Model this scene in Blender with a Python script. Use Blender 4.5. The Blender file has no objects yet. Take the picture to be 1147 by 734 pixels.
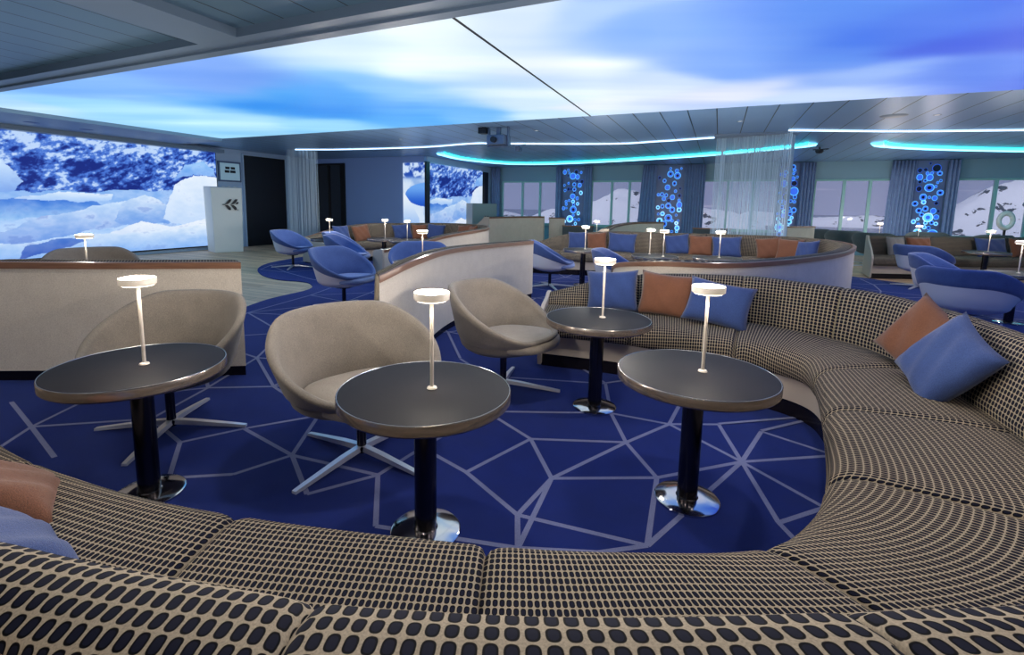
import bpy, bmesh, math, random
import numpy as np
from mathutils import Vector, Matrix
random.seed(7)
C = bpy.context.scene.collection
PI = math.pi
LEVEL = 1.2023505718418388       # eye height

# ------------------------------------------------------------------ materials
def lin(c):
    return tuple(((v/255.0+0.055)/1.055)**2.4 if v/255.0 > 0.04045 else v/255.0/12.92 for v in c)

def mat(name, rgb=(200, 200, 200), rough=0.6, metal=0.0, emit=None, es=1.0, spec=0.5, alpha=1.0, sheen=0.0, coat=0.0):
    m = bpy.data.materials.new(name); m.use_nodes = True
    b = m.node_tree.nodes['Principled BSDF']
    b.inputs['Base Color'].default_value = (*lin(rgb), 1)
    b.inputs['Roughness'].default_value = rough
    b.inputs['Metallic'].default_value = metal
    b.inputs['Specular IOR Level'].default_value = spec
    b.inputs['Sheen Weight'].default_value = sheen
    b.inputs['Coat Weight'].default_value = coat
    if emit:
        b.inputs['Emission Color'].default_value = (*lin(emit), 1)
        b.inputs['Emission Strength'].default_value = es
    if alpha < 1: b.inputs['Alpha'].default_value = alpha
    return m

class NT:
    def __init__(s, m):
        s.m = m; s.t = m.node_tree; s.n = s.t.nodes; s.b = s.n['Principled BSDF']
    def new(s, typ, **kw):
        x = s.n.new(typ)
        for k, v in kw.items(): setattr(x, k, v)
        return x
    def link(s, a, b): s.t.links.new(a, b)
    def val(s, sock, v):
        if hasattr(v, 'is_output') or isinstance(v, bpy.types.NodeSocket): s.link(v, sock)
        else: sock.default_value = v
    def math(s, op, a, b=0.0, c=0.0, clamp=False):
        x = s.new('ShaderNodeMath', operation=op, use_clamp=clamp)
        s.val(x.inputs[0], a); s.val(x.inputs[1], b); s.val(x.inputs[2], c)
        return x.outputs[0]
    def mix(s, f, a, b):
        x = s.new('ShaderNodeMix', data_type='RGBA')
        s.val(x.inputs['Factor'], f)
        for i, v in ((6, a), (7, b)):
            if isinstance(v, tuple): x.inputs[i].default_value = (*v[:3], 1)
            else: s.link(v, x.inputs[i])
        return x.outputs[2]
    def noise(s, vec, scale, detail=3, rough=0.5):
        x = s.new('ShaderNodeTexNoise'); x.inputs['Scale'].default_value = scale
        x.inputs['Detail'].default_value = detail; x.inputs['Roughness'].default_value = rough
        if vec is not None: s.link(vec, x.inputs['Vector'])
        return x.outputs['Fac']
    def bump(s, h, strength=0.3, dist=0.01):
        x = s.new('ShaderNodeBump'); x.inputs['Strength'].default_value = strength
        x.inputs['Distance'].default_value = dist; s.link(h, x.inputs['Height'])
        s.link(x.outputs[0], s.b.inputs['Normal'])

def weave_mat(name):
    """dark rounded hexagons on a tan thread, in metres of UV"""
    m = mat(name, (120, 110, 100), 0.9, sheen=0.0, spec=0.12); t = NT(m)
    tc = t.new('ShaderNodeTexCoord'); sp = t.new('ShaderNodeSeparateXYZ'); t.link(tc.outputs['UV'], sp.inputs[0])
    fu = t.math('MULTIPLY_ADD', t.math('FRACT', t.math('DIVIDE', sp.outputs[0], 0.0170)), 2, -1)
    fv = t.math('MULTIPLY_ADD', t.math('FRACT', t.math('DIVIDE', sp.outputs[1], 0.0210)), 2, -1)
    au = t.math('DIVIDE', t.math('ABSOLUTE', fu), 0.80); av = t.math('DIVIDE', t.math('ABSOLUTE', fv), 0.90)
    d = t.math('ADD', t.math('POWER', au, 2.4), t.math('POWER', av, 3.2))
    mask = t.math('SUBTRACT', 1, t.math('SMOOTH_MIN', t.math('MULTIPLY', t.math('SUBTRACT', d, 0.82), 4.5), 1, 0.01), clamp=True)
    mask = t.math('MINIMUM', mask, 1)
    core = t.math('LESS_THAN', d, 0.38)
    n = t.noise(tc.outputs['UV'], 420, 2)
    dark = t.mix(core, lin((5, 5, 9)), lin((20, 22, 38)))
    tan = t.mix(n, lin((112, 101, 86)), lin((184, 169, 147)))
    col = t.mix(mask, tan, dark)
    t.link(col, t.b.inputs['Base Color'])
    t.bump(t.math('MULTIPLY', mask, -1), 0.25, 0.003)
    return m

def fabric_mat(name, rgb, rgb2, scale=260, rough=0.9, sheen=0.15, bump=0.25):
    m = mat(name, rgb, rough, sheen=sheen); t = NT(m)
    tc = t.new('ShaderNodeTexCoord')
    n = t.noise(tc.outputs['Object'], scale, 2); n2 = t.noise(tc.outputs['Object'], 9, 3)
    f = t.math('ADD', t.math('MULTIPLY', n, 1.6), t.math('MULTIPLY', n2, 0.5)); f = t.math('SUBTRACT', f, 0.55, clamp=True)
    t.link(t.mix(f, lin(rgb), lin(rgb2)), t.b.inputs['Base Color'])
    t.bump(n, bump, 0.003)
    return m

def wood_mat(name, a, b, rough=0.4):
    m = mat(name, a, rough); t = NT(m)
    tc = t.new('ShaderNodeTexCoord'); mp = t.new('ShaderNodeMapping'); mp.inputs['Scale'].default_value = (2, 2, 30)
    t.link(tc.outputs['Object'], mp.inputs[0])
    n = t.noise(mp.outputs[0], 3, 5)
    t.link(t.mix(n, lin(a), lin(b)), t.b.inputs['Base Color'])
    return m

def plank_mat(name):
    m = mat(name, (120, 112, 104), 0.45); t = NT(m)
    tc = t.new('ShaderNodeTexCoord')
    mp = t.new('ShaderNodeMapping'); mp.inputs['Rotation'].default_value = (0, 0, 0.0)
    t.link(tc.outputs['Object'], mp.inputs[0])
    br = t.new('ShaderNodeTexBrick'); t.link(mp.outputs[0], br.inputs['Vector'])
    br.inputs['Color1'].default_value = (*lin((232, 200, 164)), 1); br.inputs['Color2'].default_value = (*lin((196, 164, 132)), 1)
    br.inputs['Mortar'].default_value = (*lin((92, 86, 82)), 1)
    br.inputs['Scale'].default_value = 1; br.inputs['Brick Width'].default_value = 1.3; br.inputs['Row Height'].default_value = 0.14
    br.inputs['Mortar Size'].default_value = 0.004
    mp2 = t.new('ShaderNodeMapping'); mp2.inputs['Scale'].default_value = (1.5, 22, 1); t.link(tc.outputs['Object'], mp2.inputs[0])
    n = t.noise(mp2.outputs[0], 3, 5)
    mx = t.new('ShaderNodeMix', data_type='RGBA', blend_type='MULTIPLY'); mx.inputs['Factor'].default_value = 0.7
    t.link(br.outputs[0], mx.inputs[6]); t.link(t.mix(n, (0.6, 0.6, 0.6), (1.35, 1.3, 1.25)), mx.inputs[7])
    t.link(mx.outputs[2], t.b.inputs['Base Color'])
    return m

def slat_mat(name, rgb, pitch=0.39, gap=0.012, off=0.0):
    m = mat(name, rgb, 0.36, metal=0.12); t = NT(m)
    tc = t.new('ShaderNodeTexCoord'); sp = t.new('ShaderNodeSeparateXYZ'); t.link(tc.outputs['Object'], sp.inputs[0])
    fr = t.math('FRACT', t.math('DIVIDE', t.math('ADD', sp.outputs[0], off), pitch))
    g = t.math('LESS_THAN', fr, gap/pitch)
    t.link(t.mix(g, lin(rgb), lin((14, 18, 26))), t.b.inputs['Base Color'])
    return m

def vcol_emit(name, strength=1.0):
    m = mat(name, (0, 0, 0), 0.5, spec=0.2); t = NT(m)
    a = t.new('ShaderNodeVertexColor'); a.layer_name = 'Col'
    t.link(a.outputs[0], t.b.inputs['Emission Color']); t.b.inputs['Emission Strength'].default_value = strength
    return m

M = {}
M['weave'] = weave_mat('weave')
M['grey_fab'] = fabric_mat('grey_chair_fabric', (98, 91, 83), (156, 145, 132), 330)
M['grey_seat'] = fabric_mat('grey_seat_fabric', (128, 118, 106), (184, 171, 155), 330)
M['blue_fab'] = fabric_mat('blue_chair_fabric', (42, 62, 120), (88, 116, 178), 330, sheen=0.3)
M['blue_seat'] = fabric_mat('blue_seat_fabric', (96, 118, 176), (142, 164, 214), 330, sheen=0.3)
M['shell_white'] = mat('shell_lacquer', (226, 226, 236), 0.5)
M['shell_grey'] = fabric_mat('shell_grey', (94, 86, 78), (146, 135, 122), 330)
M['slate_fab'] = fabric_mat('slate_fabric', (62, 74, 80), (92, 104, 108), 330)
M['pil_blue'] = fabric_mat('cushion_blue', (20, 40, 92), (56, 82, 138), 380, sheen=0.25, bump=0.5)
M['pil_brown'] = fabric_mat('cushion_rust', (82, 48, 32), (134, 86, 60), 380, sheen=0.2, bump=0.5)
M['pil_grey'] = fabric_mat('cushion_grey', (110, 108, 106), (150, 146, 142), 380)
M['leather'] = mat('table_leather', (32, 29, 31), 0.6, spec=.25)
NTl = NT(M['leather']); NTl.bump(NTl.noise(NTl.new('ShaderNodeTexCoord').outputs['Object'], 300, 2), 0.12, 0.002)
M['band'] = wood_mat('table_band', (100, 88, 80), (196, 180, 168), 0.2)
M['band'].node_tree.nodes['Principled BSDF'].inputs['Metallic'].default_value = .75
M['chrome'] = mat('chrome', (200, 200, 205), 0.12, metal=1.0)
M['legsteel'] = mat('leg_steel', (226, 226, 232), 0.3, metal=0.55)
M['steel'] = mat('brushed_steel', (190, 192, 198), 0.28, metal=1.0)
M['darkchrome'] = mat('dark_chrome', (74, 70, 72), 0.2, metal=1.0)
M['lampwhite'] = mat('lamp_metal', (226, 214, 200), 0.35, metal=0.3)
M['lamphead'] = mat('lamp_head_glow', (232, 222, 208), 0.4, emit=(255, 232, 200), es=.3)
M['lampglow'] = mat('lamp_glow', (255, 250, 240), 0.5, emit=(255, 244, 224), es=5.0)
M['trimwood'] = wood_mat('rail_wood', (104, 72, 54), (168, 124, 96), 0.35)
M['shellfab'] = fabric_mat('partition_fabric', (206, 192, 174), (240, 228, 210), 160)
M['cream'] = mat('cream_panel', (196, 182, 166), 0.6)
M['kick'] = mat('kick_dark', (34, 30, 34), 0.25, metal=0.4)
M['wallblue'] = mat('wall_paint', (140, 172, 228), 0.5)
M['walllight'] = mat('wall_light', (176, 204, 232), 0.55)
M['winwall'] = mat('window_wall_paint', (136, 172, 190), 0.5)
M['teal'] = mat('window_frame_teal', (156, 208, 204), 0.4)
M['black'] = mat('door_black', (14, 13, 14), 0.35)
M['blackglass'] = mat('dark_glass', (20, 22, 34), 0.08, spec=0.8)
M['white'] = mat('podium_white', (240, 242, 236), 0.5)
M['podgrey'] = mat('podium_grey', (160, 158, 156), 0.5)
M['logo'] = mat('logo_dark', (22, 26, 34), 0.5)
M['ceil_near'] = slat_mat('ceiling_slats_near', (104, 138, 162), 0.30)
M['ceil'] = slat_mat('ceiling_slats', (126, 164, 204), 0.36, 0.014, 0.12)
M['ceil_plain'] = mat('ceiling_trim', (128, 150, 172), 0.4, metal=0.1)
M['planks'] = plank_mat('floor_planks')
M['line_white'] = mat('light_line', (220, 240, 255), 0.5, emit=(190, 225, 255), es=2.2)
M['line_teal'] = mat('cove_teal', (60, 230, 230), 0.5, emit=(40, 215, 228), es=8)
M['cove_soft'] = mat('cove_lip_glow', (170, 220, 235), 0.5, emit=(120, 205, 228), es=3.2)  # lip emits too, standing in for the band's soft glow on the underside
M['curtain'] = fabric_mat('curtain_fabric', (104, 126, 176), (152, 178, 216), 120)
M['string'] = mat('string_curtain', (206, 230, 246), 0.35, spec=0.8)
M['glass'] = mat('window_glass', (235, 240, 255), 0.02, alpha=0.12)
M['metal_dark'] = mat('projector_metal', (104, 122, 150), 0.4, metal=0.5)
M['box_black'] = mat('device_black', (24, 26, 36), 0.4)
M['snow'] = mat('snow', (236, 240, 250), 0.8)
M['sea'] = mat('sea_water', (84, 96, 140), 0.25)
M['downlight'] = mat('downlight_glow', (255, 240, 220), 0.5, emit=(170, 190, 210), es=.8)

# ------------------------------------------------------------------ builders
def link(o, parent=None):
    C.objects.link(o)
    if parent is not None: o.parent = parent
    return o

def mesh(name, verts, faces, m, parent=None, uvs=None, smooth=True, mats=None, fm=None):
    me = bpy.data.meshes.new(name)
    me.from_pydata([tuple(v) for v in verts], [], faces)
    for k in (m if isinstance(m, (list, tuple)) else [m]): me.materials.append(k)
    if uvs is not None:
        uv = me.uv_layers.new(name='UVMap')
        for l in me.loops: uv.data[l.index].uv = uvs[l.vertex_index]
    if fm: me.polygons.foreach_set('material_index', fm)
    if smooth: me.polygons.foreach_set('use_smooth', [True]*len(me.polygons))
    me.update()
    return link(bpy.data.objects.new(name, me), parent)

def grid_faces(nu, nv, closed_u=False, flip=False):
    f = []
    for i in range(nu if closed_u else nu-1):
        i2 = (i+1) % nu
        for j in range(nv-1):
            q = (i*nv+j, i2*nv+j, i2*nv+j+1, i*nv+j+1)
            f.append(q[::-1] if flip else q)
    return f

class MB:
    def __init__(s): s.v = []; s.f = []; s.mi = []
    def add(s, v, f, mi=0):
        o = len(s.v); s.v += [tuple(p) for p in v]; s.f += [tuple(i+o for i in q) for q in f]; s.mi += [mi]*len(f)
    def box(s, a, b, mi=0):
        x0, y0, z0 = a; x1, y1, z1 = b
        v = [(x0,y0,z0),(x1,y0,z0),(x1,y1,z0),(x0,y1,z0),(x0,y0,z1),(x1,y0,z1),(x1,y1,z1),(x0,y1,z1)]
        s.add(v, [(0,3,2,1),(4,5,6,7),(0,1,5,4),(1,2,6,5),(2,3,7,6),(3,0,4,7)], mi); return s
    def lathe(s, prof, n=32, c=(0,0,0), mi=0):
        v = []; f = []
        for i in range(n):
            a = 2*PI*i/n
            for r, z in prof: v.append((c[0]+r*math.cos(a), c[1]+r*math.sin(a), c[2]+z))
        k = len(prof)
        for i in range(n):
            for j in range(k-1):
                f.append((i*k+j, ((i+1)%n)*k+j, ((i+1)%n)*k+j+1, i*k+j+1))
        s.add(v, f, mi); return s
    def prism(s, pts, z0, z1, mi=0):
        n = len(pts)
        v = [(x, y, z0) for x, y in pts]+[(x, y, z1) for x, y in pts]
        s.add(v, [tuple(range(n))[::-1], tuple(range(n, 2*n))]+[(i, (i+1)%n, (i+1)%n+n, i+n) for i in range(n)], mi); return s
    def tube(s, pts, r, n=8, mi=0):
        v = []; f = []; k = len(pts)
        for i, p in enumerate(pts):
            p = Vector(p); d = (Vector(pts[min(i+1,k-1)])-Vector(pts[max(i-1,0)])).normalized()
            u = d.cross(Vector((0,0,1)) if abs(d.z) < .9 else Vector((1,0,0))).normalized(); w = d.cross(u)
            rr = r[i] if isinstance(r, (list, tuple)) else r
            for j in range(n):
                a = 2*PI*j/n; v.append(p+u*math.cos(a)*rr+w*math.sin(a)*rr)
        for i in range(k-1):
            for j in range(n): f.append((i*n+j, i*n+(j+1)%n, (i+1)*n+(j+1)%n, (i+1)*n+j))
        f += [tuple(range(n))[::-1], tuple((k-1)*n+j for j in range(n))]
        s.add(v, f, mi); return s
    def build(s, name, m, parent=None, smooth=False):
        o = mesh(name, s.v, s.f, m, parent, smooth=smooth, fm=s.mi if isinstance(m, (list, tuple)) else None)
        if smooth: autos(o)
        return o

def autos(o, ang=40):
    """sharp edges above ang stay sharp"""
    bm = bmesh.new(); bm.from_mesh(o.data)
    bmesh.ops.recalc_face_normals(bm, faces=bm.faces)
    for e in bm.edges:
        if len(e.link_faces) == 2 and e.calc_face_angle(0) > math.radians(ang): e.smooth = False
    bm.to_mesh(o.data); bm.free()

def bevel(o, w=0.01, seg=2):
    b = o.modifiers.new('bevel', 'BEVEL'); b.width = w; b.segments = seg; b.limit_method = 'ANGLE'; return o

def bevel_(o, w): bevel(o, w); return o

def tag(o, label, cat=None, group=None, kind=None):
    o['label'] = label
    if cat: o['category'] = cat
    if group: o['group'] = group
    if kind: o['kind'] = kind
    return o

def empty(name, loc=(0,0,0), rz=0):
    o = bpy.data.objects.new(name, None); o.empty_display_size = 0.1; o.location = loc; o.rotation_euler = (0,0,rz)
    C.objects.link(o); return o

def thing(name, label, cat, loc=(0,0,0), rz=0, group=None):
    return tag(empty(name, loc, rz), label, cat, group)

def copy_tree(o, parent=None):
    c = o.copy(); C.objects.link(c)
    if parent is not None: c.parent = parent
    for ch in [x for x in KIDS.get(o.name, [])]: copy_tree(ch, c)
    return c
KIDS = {}
def index_kids(o):
    KIDS[o.name] = [x for x in bpy.data.objects if x.parent == o]
    for k in KIDS[o.name]: index_kids(k)
def place(proto, used, loc, rz, label, group, sc=None):
    if not used: o = proto; index_kids(proto); used.append(1)
    else: o = copy_tree(proto)
    o.location = loc; o.rotation_euler = (0,0,rz); o['label'] = label; o['group'] = group
    if sc: o.scale = sc
    return o

def catmull(P, t):
    P = np.asarray(P, float); n = len(P); t = np.atleast_1d(t)
    i = np.clip(np.floor(t).astype(int), 0, n-2); u = (t-i)[:, None]
    g = lambda k: np.where((k < 0)[:, None], 2*P[0]-P[1], np.where((k > n-1)[:, None], 2*P[n-1]-P[n-2], P[np.clip(k, 0, n-1)]))
    a, b, c, d = g(i-1), g(i), g(i+1), g(i+2)
    return 0.5*((2*b)+(c-a)*u+(2*a-5*b+4*c-d)*u**2+(3*b-a-3*c+d)*u**3)

# ------------------------------------------------------------------ sofas
BK = [1.0]
BKF = [lambda t: 1.0]
def ribbon(name, t, Fk, prof_fn, m, parent, uoff=0, caps=False, uvs_=(1,1)):
    """sweep: prof_fn(F, K, o, zt, L) -> list of (x,y,z); one column per t"""
    F, K, Z = Fk(t); n = len(t)
    mid = (F+K)/2; arc = np.concatenate([[0], np.cumsum(np.linalg.norm(np.diff(mid, axis=0), axis=1))])
    verts = []; uvs = []; k = None
    for i in range(n):
        d = K[i]-F[i]; L = np.linalg.norm(d); o = d/L; BK[0] = BKF[0](t[i])
        prof = prof_fn(i, F[i], K[i], o, Z[i], L)
        k = len(prof); acc = 0; prev = None
        for p in prof:
            if prev is not None: acc += math.dist(p, prev)
            prev = p; verts.append(p); uvs.append((uoff+arc[i]*uvs_[0], acc*uvs_[1]))
    f = grid_faces(n, k)
    if caps: f += [tuple(range(k)), tuple(range((n-1)*k, n*k))[::-1]]
    ob = mesh(name, verts, f, m, parent, uvs=uvs)
    return ob

def P3(xy, z): return (float(xy[0]), float(xy[1]), float(z))

def seam_ts(a, b, n):
    u = np.linspace(0, 1, n)
    e = min(0.04, 0.2)
    u = np.unique(np.concatenate([[0, 0.012, 0.03, 0.06], u[(u > .07) & (u < .93)], [0.94, 0.97, 0.988, 1]]))
    return a+(b-a)*u, u

def sofa(name, label, F, K, ZT, seams, bseams, group=None, ends=(True, True), shell=True, fine=14, zs=0.40, near=False, plinth_in=0.07, z0=.012, bk=1.0):
    BKF[0] = bk if callable(bk) else (lambda t: bk)
    root = thing(name, label, 'sofa', (float(np.mean(np.array(K)[:, 0])), float(np.mean(np.array(K)[:, 1])), z0), 0, group)
    ox, oy = root.location.x, root.location.y
    F = np.array(F, float)-(ox, oy); K = np.array(K, float)-(ox, oy); ZT = np.array(ZT, float)
    def Fk(t): return catmull(F, t), catmull(K, t), catmull(ZT[:, None], t)[:, 0]
    T = len(F)-1
    # seat cushions
    for a, b in zip(seams[:-1], seams[1:]):
        t, u = seam_ts(a, b, fine)
        drop = np.minimum(np.minimum(u, 1-u)/0.06, 1); drop = 0.022*(1-np.sqrt(np.maximum(1-(1-drop)**2, 0)))
        shift = drop*0.5
        def prof(i, f, k, o, zt, L):
            dz = drop[i]; s = shift[i]
            pts = [(0.03, 0.30), (0.0, zs-0.02), (-0.03, zs-0.004), (-0.3*L, zs+0.006), (-0.6*L, zs+0.006), (-(L-0.09), zs+0.002), (-(L-0.045), zs-0.006),
                   (-(L-0.015), zs-0.022), (-(L+0.004), zs-0.046), (-(L+0.012), zs-0.08), (-(L+0.008), zs-0.12), (-(L-0.004), zs-0.148), (-(L-0.03), zs-0.16), (-(L-0.12), zs-0.16)]
            out = []
            for d, z in pts:
                zz = z-(dz if z > zs-0.1 else 0); dd = d+(s if d < -(L-0.1) else 0)
                out.append(P3(k+o*dd, zz))
            return out
        ribbon('seat_cushion', t, Fk, prof, M['weave'], root, uoff=a*0.37, caps=True, uvs_=(1.22,1.03) if near and a >= 4 else (1,1))
    # back cushions
    for a, b in zip(bseams[:-1], bseams[1:]):
        t, u = seam_ts(a, b, fine)
        drop = np.minimum(np.minimum(u, 1-u)/0.05, 1); drop = 0.012*(1-np.sqrt(np.maximum(1-(1-drop)**2, 0)))
        def prof(i, f, k, o, zt, L):
            s = drop[i]; h = zt-zs
            pts = [(-0.01, zs-0.05), (-0.02, zs+0.02), (0.0, zs+0.35*h), (0.03, zs+0.70*h), (0.055, zt-0.035), (0.072, zt-0.012), (0.10, zt), (0.15, zt+0.003), (0.19, zt-0.006), (0.207, zt-0.03), (0.207, zt-0.10)]
            return [P3(k+o*(d*BK[0]+s), z-s*0.7) for d, z in pts]
        ribbon('back_cushion', t, Fk, prof, M['weave'], root, uoff=a*0.41, caps=True, uvs_=(.80,.74) if near and a >= 9 else (1,1))
    tt = np.linspace(0, T, T*6+1)
    def pl(i, f, k, o, zt, L):
        a = plinth_in
        return [P3(f+o*(a+.08), zs-0.155), P3(f+o*a, zs-0.155), P3(f+o*a, 0.095), P3(f+o*(a+.015), 0.095), P3(f+o*(a+.3), 0.095)]
    flat(ribbon('plinth', tt, Fk, pl, M['cream'], root))
    def kk(i, f, k, o, zt, L):
        a = plinth_in+0.012
        return [P3(f+o*(a+.3), 0.094), P3(f+o*a, 0.094), P3(f+o*a, 0.0), P3(f+o*(a+.3), 0.0)]
    flat(ribbon('kick_base', tt, Fk, kk, M['kick'], root))
    if shell:
        def sh(i, f, k, o, zt, L):
            if near: zt -= .05
            return [P3(k+o*BK[0]*0.205, zt-0.04), P3(k+o*BK[0]*0.232, zt-0.04), P3(k+o*BK[0]*0.232, 0.075), P3(k+o*BK[0]*0.21, 0.075), P3(k+o*BK[0]*0.21, zt-0.05)]
        flat(ribbon('partition_shell', tt, Fk, sh, M['shellfab'], root, caps=True))
        def rl(i, f, k, o, zt, L):
            return [P3(k+o*BK[0]*0.206, zt-0.045), P3(k+o*BK[0]*0.245, zt-0.045), P3(k+o*BK[0]*0.247, zt-0.008), P3(k+o*BK[0]*0.241, zt-0.002), P3(k+o*BK[0]*0.210, zt-0.002), P3(k+o*BK[0]*0.206, zt-0.045)]
        flat(ribbon('top_rail', tt if not near else np.linspace(13.2, T, 24), Fk, rl, M['trimwood'], root, caps=True))
        def ks(i, f, k, o, zt, L):
            return [P3(k+o*0.10, 0.076), P3(k+o*0.20, 0.076), P3(k+o*0.20, 0.0), P3(k+o*0.10, 0.0)]
        flat(ribbon('shell_kick', tt, Fk, ks, M['kick'], root))
    for e, tv, sgn in ((0, 0.0, -1), (1, float(T), 1)):
        if not ends[e]: continue
        f, k, z = (q[0] for q in Fk(np.array([tv])))
        f2, k2, _ = (q[0] for q in Fk(np.array([tv-sgn*0.05])))
        o = (k-f)/np.linalg.norm(k-f); al = (k-k2); al = al-o*np.dot(al, o); al /= np.linalg.norm(al)
        zt = z; BK[0] = BKF[0](tv)
        pr = [(f+o*0.03, 0.02), (f-o*0.012, zs-0.12), (f-o*0.012, zs-0.03), (f+o*0.03, zs+0.012), (f+o*0.22, zs+0.03+0.30*max(zt-zs-.03,0)), (k+o*0.0, zs+0.8*(zt-zs)), (k+o*0.10, zt+0.006), (k+o*BK[0]*0.245, zt+0.002), (k+o*BK[0]*0.245, 0.02)]
        n = len(pr); v = [P3(p-al*0.004, q) for p, q in pr]+[P3(p+al*0.026, q) for p, q in pr]
        fc = [tuple(range(n)), tuple(range(n, 2*n))[::-1]]+[(i, i+n, (i+1) % n+n, (i+1) % n) for i in range(n)]
        ob = mesh('end_panel', v, fc, M['cream'], root, smooth=False)
        bm = bmesh.new(); bm.from_mesh(ob.data); bmesh.ops.recalc_face_normals(bm, faces=bm.faces); bm.to_mesh(ob.data); bm.free()
        bevel(ob, 0.006)
    return root

def flat(o):
    autos(o, 35); return o

def from_outer(line, side, depth=0.55):
    """outer rail line -> (F, K); side +1: the seat is to the left of the walking direction"""
    P = np.array(line, float); n = len(P)
    tg = np.array([P[min(i+1, n-1)]-P[max(i-1, 0)] for i in range(n)]); tg /= np.linalg.norm(tg, axis=1)[:, None]
    nm = np.stack([-tg[:, 1], tg[:, 0]], 1)*side
    return P+nm*(0.24+depth), P+nm*0.24

# foreground U sofa
fgF = [(-1.12,3.27),(-.50,3.31),(.10,3.18),(.34,3.12),(.48,3.00),(.505,2.80),(.49,2.55),(.46,2.28),(.42,1.98),(.37,1.70),(.29,1.46),(.15,1.26),(-.11,1.12),(-.46,.98),(-1.09,.80),(-1.60,.72),(-2.2,.72),(-2.9,.86)]
fgK = [(-1.22,3.72),(-.60,3.86),(.14,3.82),(.50,3.70),(.82,3.46),(.97,3.08),(1.03,2.70),(1.06,2.32),(1.07,1.98),(1.02,1.60),(.84,1.26),(.50,.98),(.13,.775),(-.30,.57),(-.92,.36),(-1.57,.25),(-2.25,.22),(-3.05,.36)]
fgZ = [.47,.64]+[.70]*16
sofa('curved_sofa', 'large U-shaped sofa in black and beige woven fabric around the three nearest tables', fgF, fgK, fgZ,
     [0, 1.0, 2.1, 5.0, 7.0, 9.0, 11.0, 13.0, 14.0, 15.5, 17], [0, 1.1, 2.1, 3.6, 5.6, 8, 10, 12, 13.3, 15, 17], fine=22, near=True, bk=lambda t: .84 if (t < 8 or t > 14) else 1.45 if 9 < t < 13.2 else .84+.61*((t-8) if t < 9 else (14-t)/.8))

# partition A, at the left: back of a bench facing the glacier screen
ln = [(-5.3,.75),(-4.7,1.12),(-4.16,1.42),(-3.5,1.78),(-2.86,2.2)]
def skewed(line, dirs, depth):
    P = np.array(line, float); D = np.array(dirs, float); D /= np.linalg.norm(D,axis=1)[:,None]
    return P+D*(.24+depth), P+D*.24
F, K = skewed(ln, [(-.47,.88),(-.5,.86),(-.6,.8),(-.75,.66),(-.84,.54)], .45)
sofa('curved_sofa', 'bench at the left seen from behind, long pale back panel under thin brown rail', F, K, [.79]*5, [0, 2, 4], [0, 2, 4], ends=(True, False))
# partition B, centre
ln = [(-1.82,2.32),(-2.02,3.0),(-2.24,3.9),(-2.26,4.9),(-2.10,5.75)]
F, K = skewed(ln, [(-.74,.67),(-.9,.43),(-1,.1),(-.9,.4),(-.6,.8)], .40)
sofa('curved_sofa', 'curved sofa seen from behind between the grey chairs, beige panel with brown rail', F, K, [.76,.78,.78,.76,.75], [0, 2, 4], [0, 2, 4], ends=(False, False))
# sofa M, middle right
ln = [(-.98,5.15),(-.86,4.62),(-.42,4.28),(.05,4.42),(.42,4.80),(.84,5.45),(1.20,6.15),(1.50,7.0),(1.68,7.9),(1.58,8.8),(1.0,9.45),(.1,9.45),(-.9,9.25),(-1.8,9.0),(-2.6,8.8),(-3.1,8.75)]
F, K = from_outer(ln, 1, .55)
sofa('curved_sofa', 'large U-shaped sofa beneath the string curtain with white outer wall and brown rail', F, K, [.50,.66]+[.74]*12+[.66,.5], [0,1.5,3,4.5,6,7.5,9,10,11.3,12.6,14,15], [0,1.5,3,4.5,6,7.5,9,10,11.3,12.6,14,15], fine=12)
# sofa C, far left
ln = [(-4.5,5.85),(-4.15,6.25),(-3.92,6.75),(-3.86,7.6),(-4.1,8.6),(-4.6,9.6),(-5.4,10.15),(-6.2,9.95),(-6.75,9.25),(-7.05,8.5),(-7.25,7.8),(-7.4,7.1)]
F, K = from_outer(ln, 1, .55)
sofa('curved_sofa', 'far U-shaped sofa in front of the narrow ice picture, brown rail on its outer wall', F, K, [.50,.60,.70]+[.74]*7+[.66,.5], [0,1.5,3,4.5,6,7.5,9,11], [0,1.5,3,4.5,6,7.5,9,11], fine=10)
# sofa D beyond, facing left
ln = [(-5.35,11.3),(-5.22,12.2),(-4.95,12.95),(-4.6,13.4)]
F, K = from_outer(ln, 1, .5)
sofa('curved_sofa', 'distant curved sofa below the first window, grey-green back panel towards the room', F, K, [.88]*4, [0,1.5,3], [0,1.5,3], fine=10)
# sofa E beyond, facing left
ln = [(-2.15,10.6),(-2.15,11.7),(-1.9,12.9),(-1.35,13.9)]
F, K = from_outer(ln, 1, .5)
sofa('curved_sofa', 'distant curved sofa below the snowy mountain window, mauve back panel', F, K, [.70,.76,.80,.80], [0,1.5,3], [0,1.5,3], fine=10)
# sofa R, far right
ln = [(2.60,11.25),(3.6,11.75),(4.7,12.35),(6.0,13.1),(7.2,13.9)]
F, K = skewed(ln, [(-.08,-1),(.2,-.98),(.4,-.9),(.45,-.89),(.45,-.89)], .55)
sofa('long_sofa', 'long straight grey woven sofa at the far right holding a long blue cushion', F, K, [.74]*5, [0,1,2,3,4], [0,1,2,3,4], fine=10, z0=0)

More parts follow.
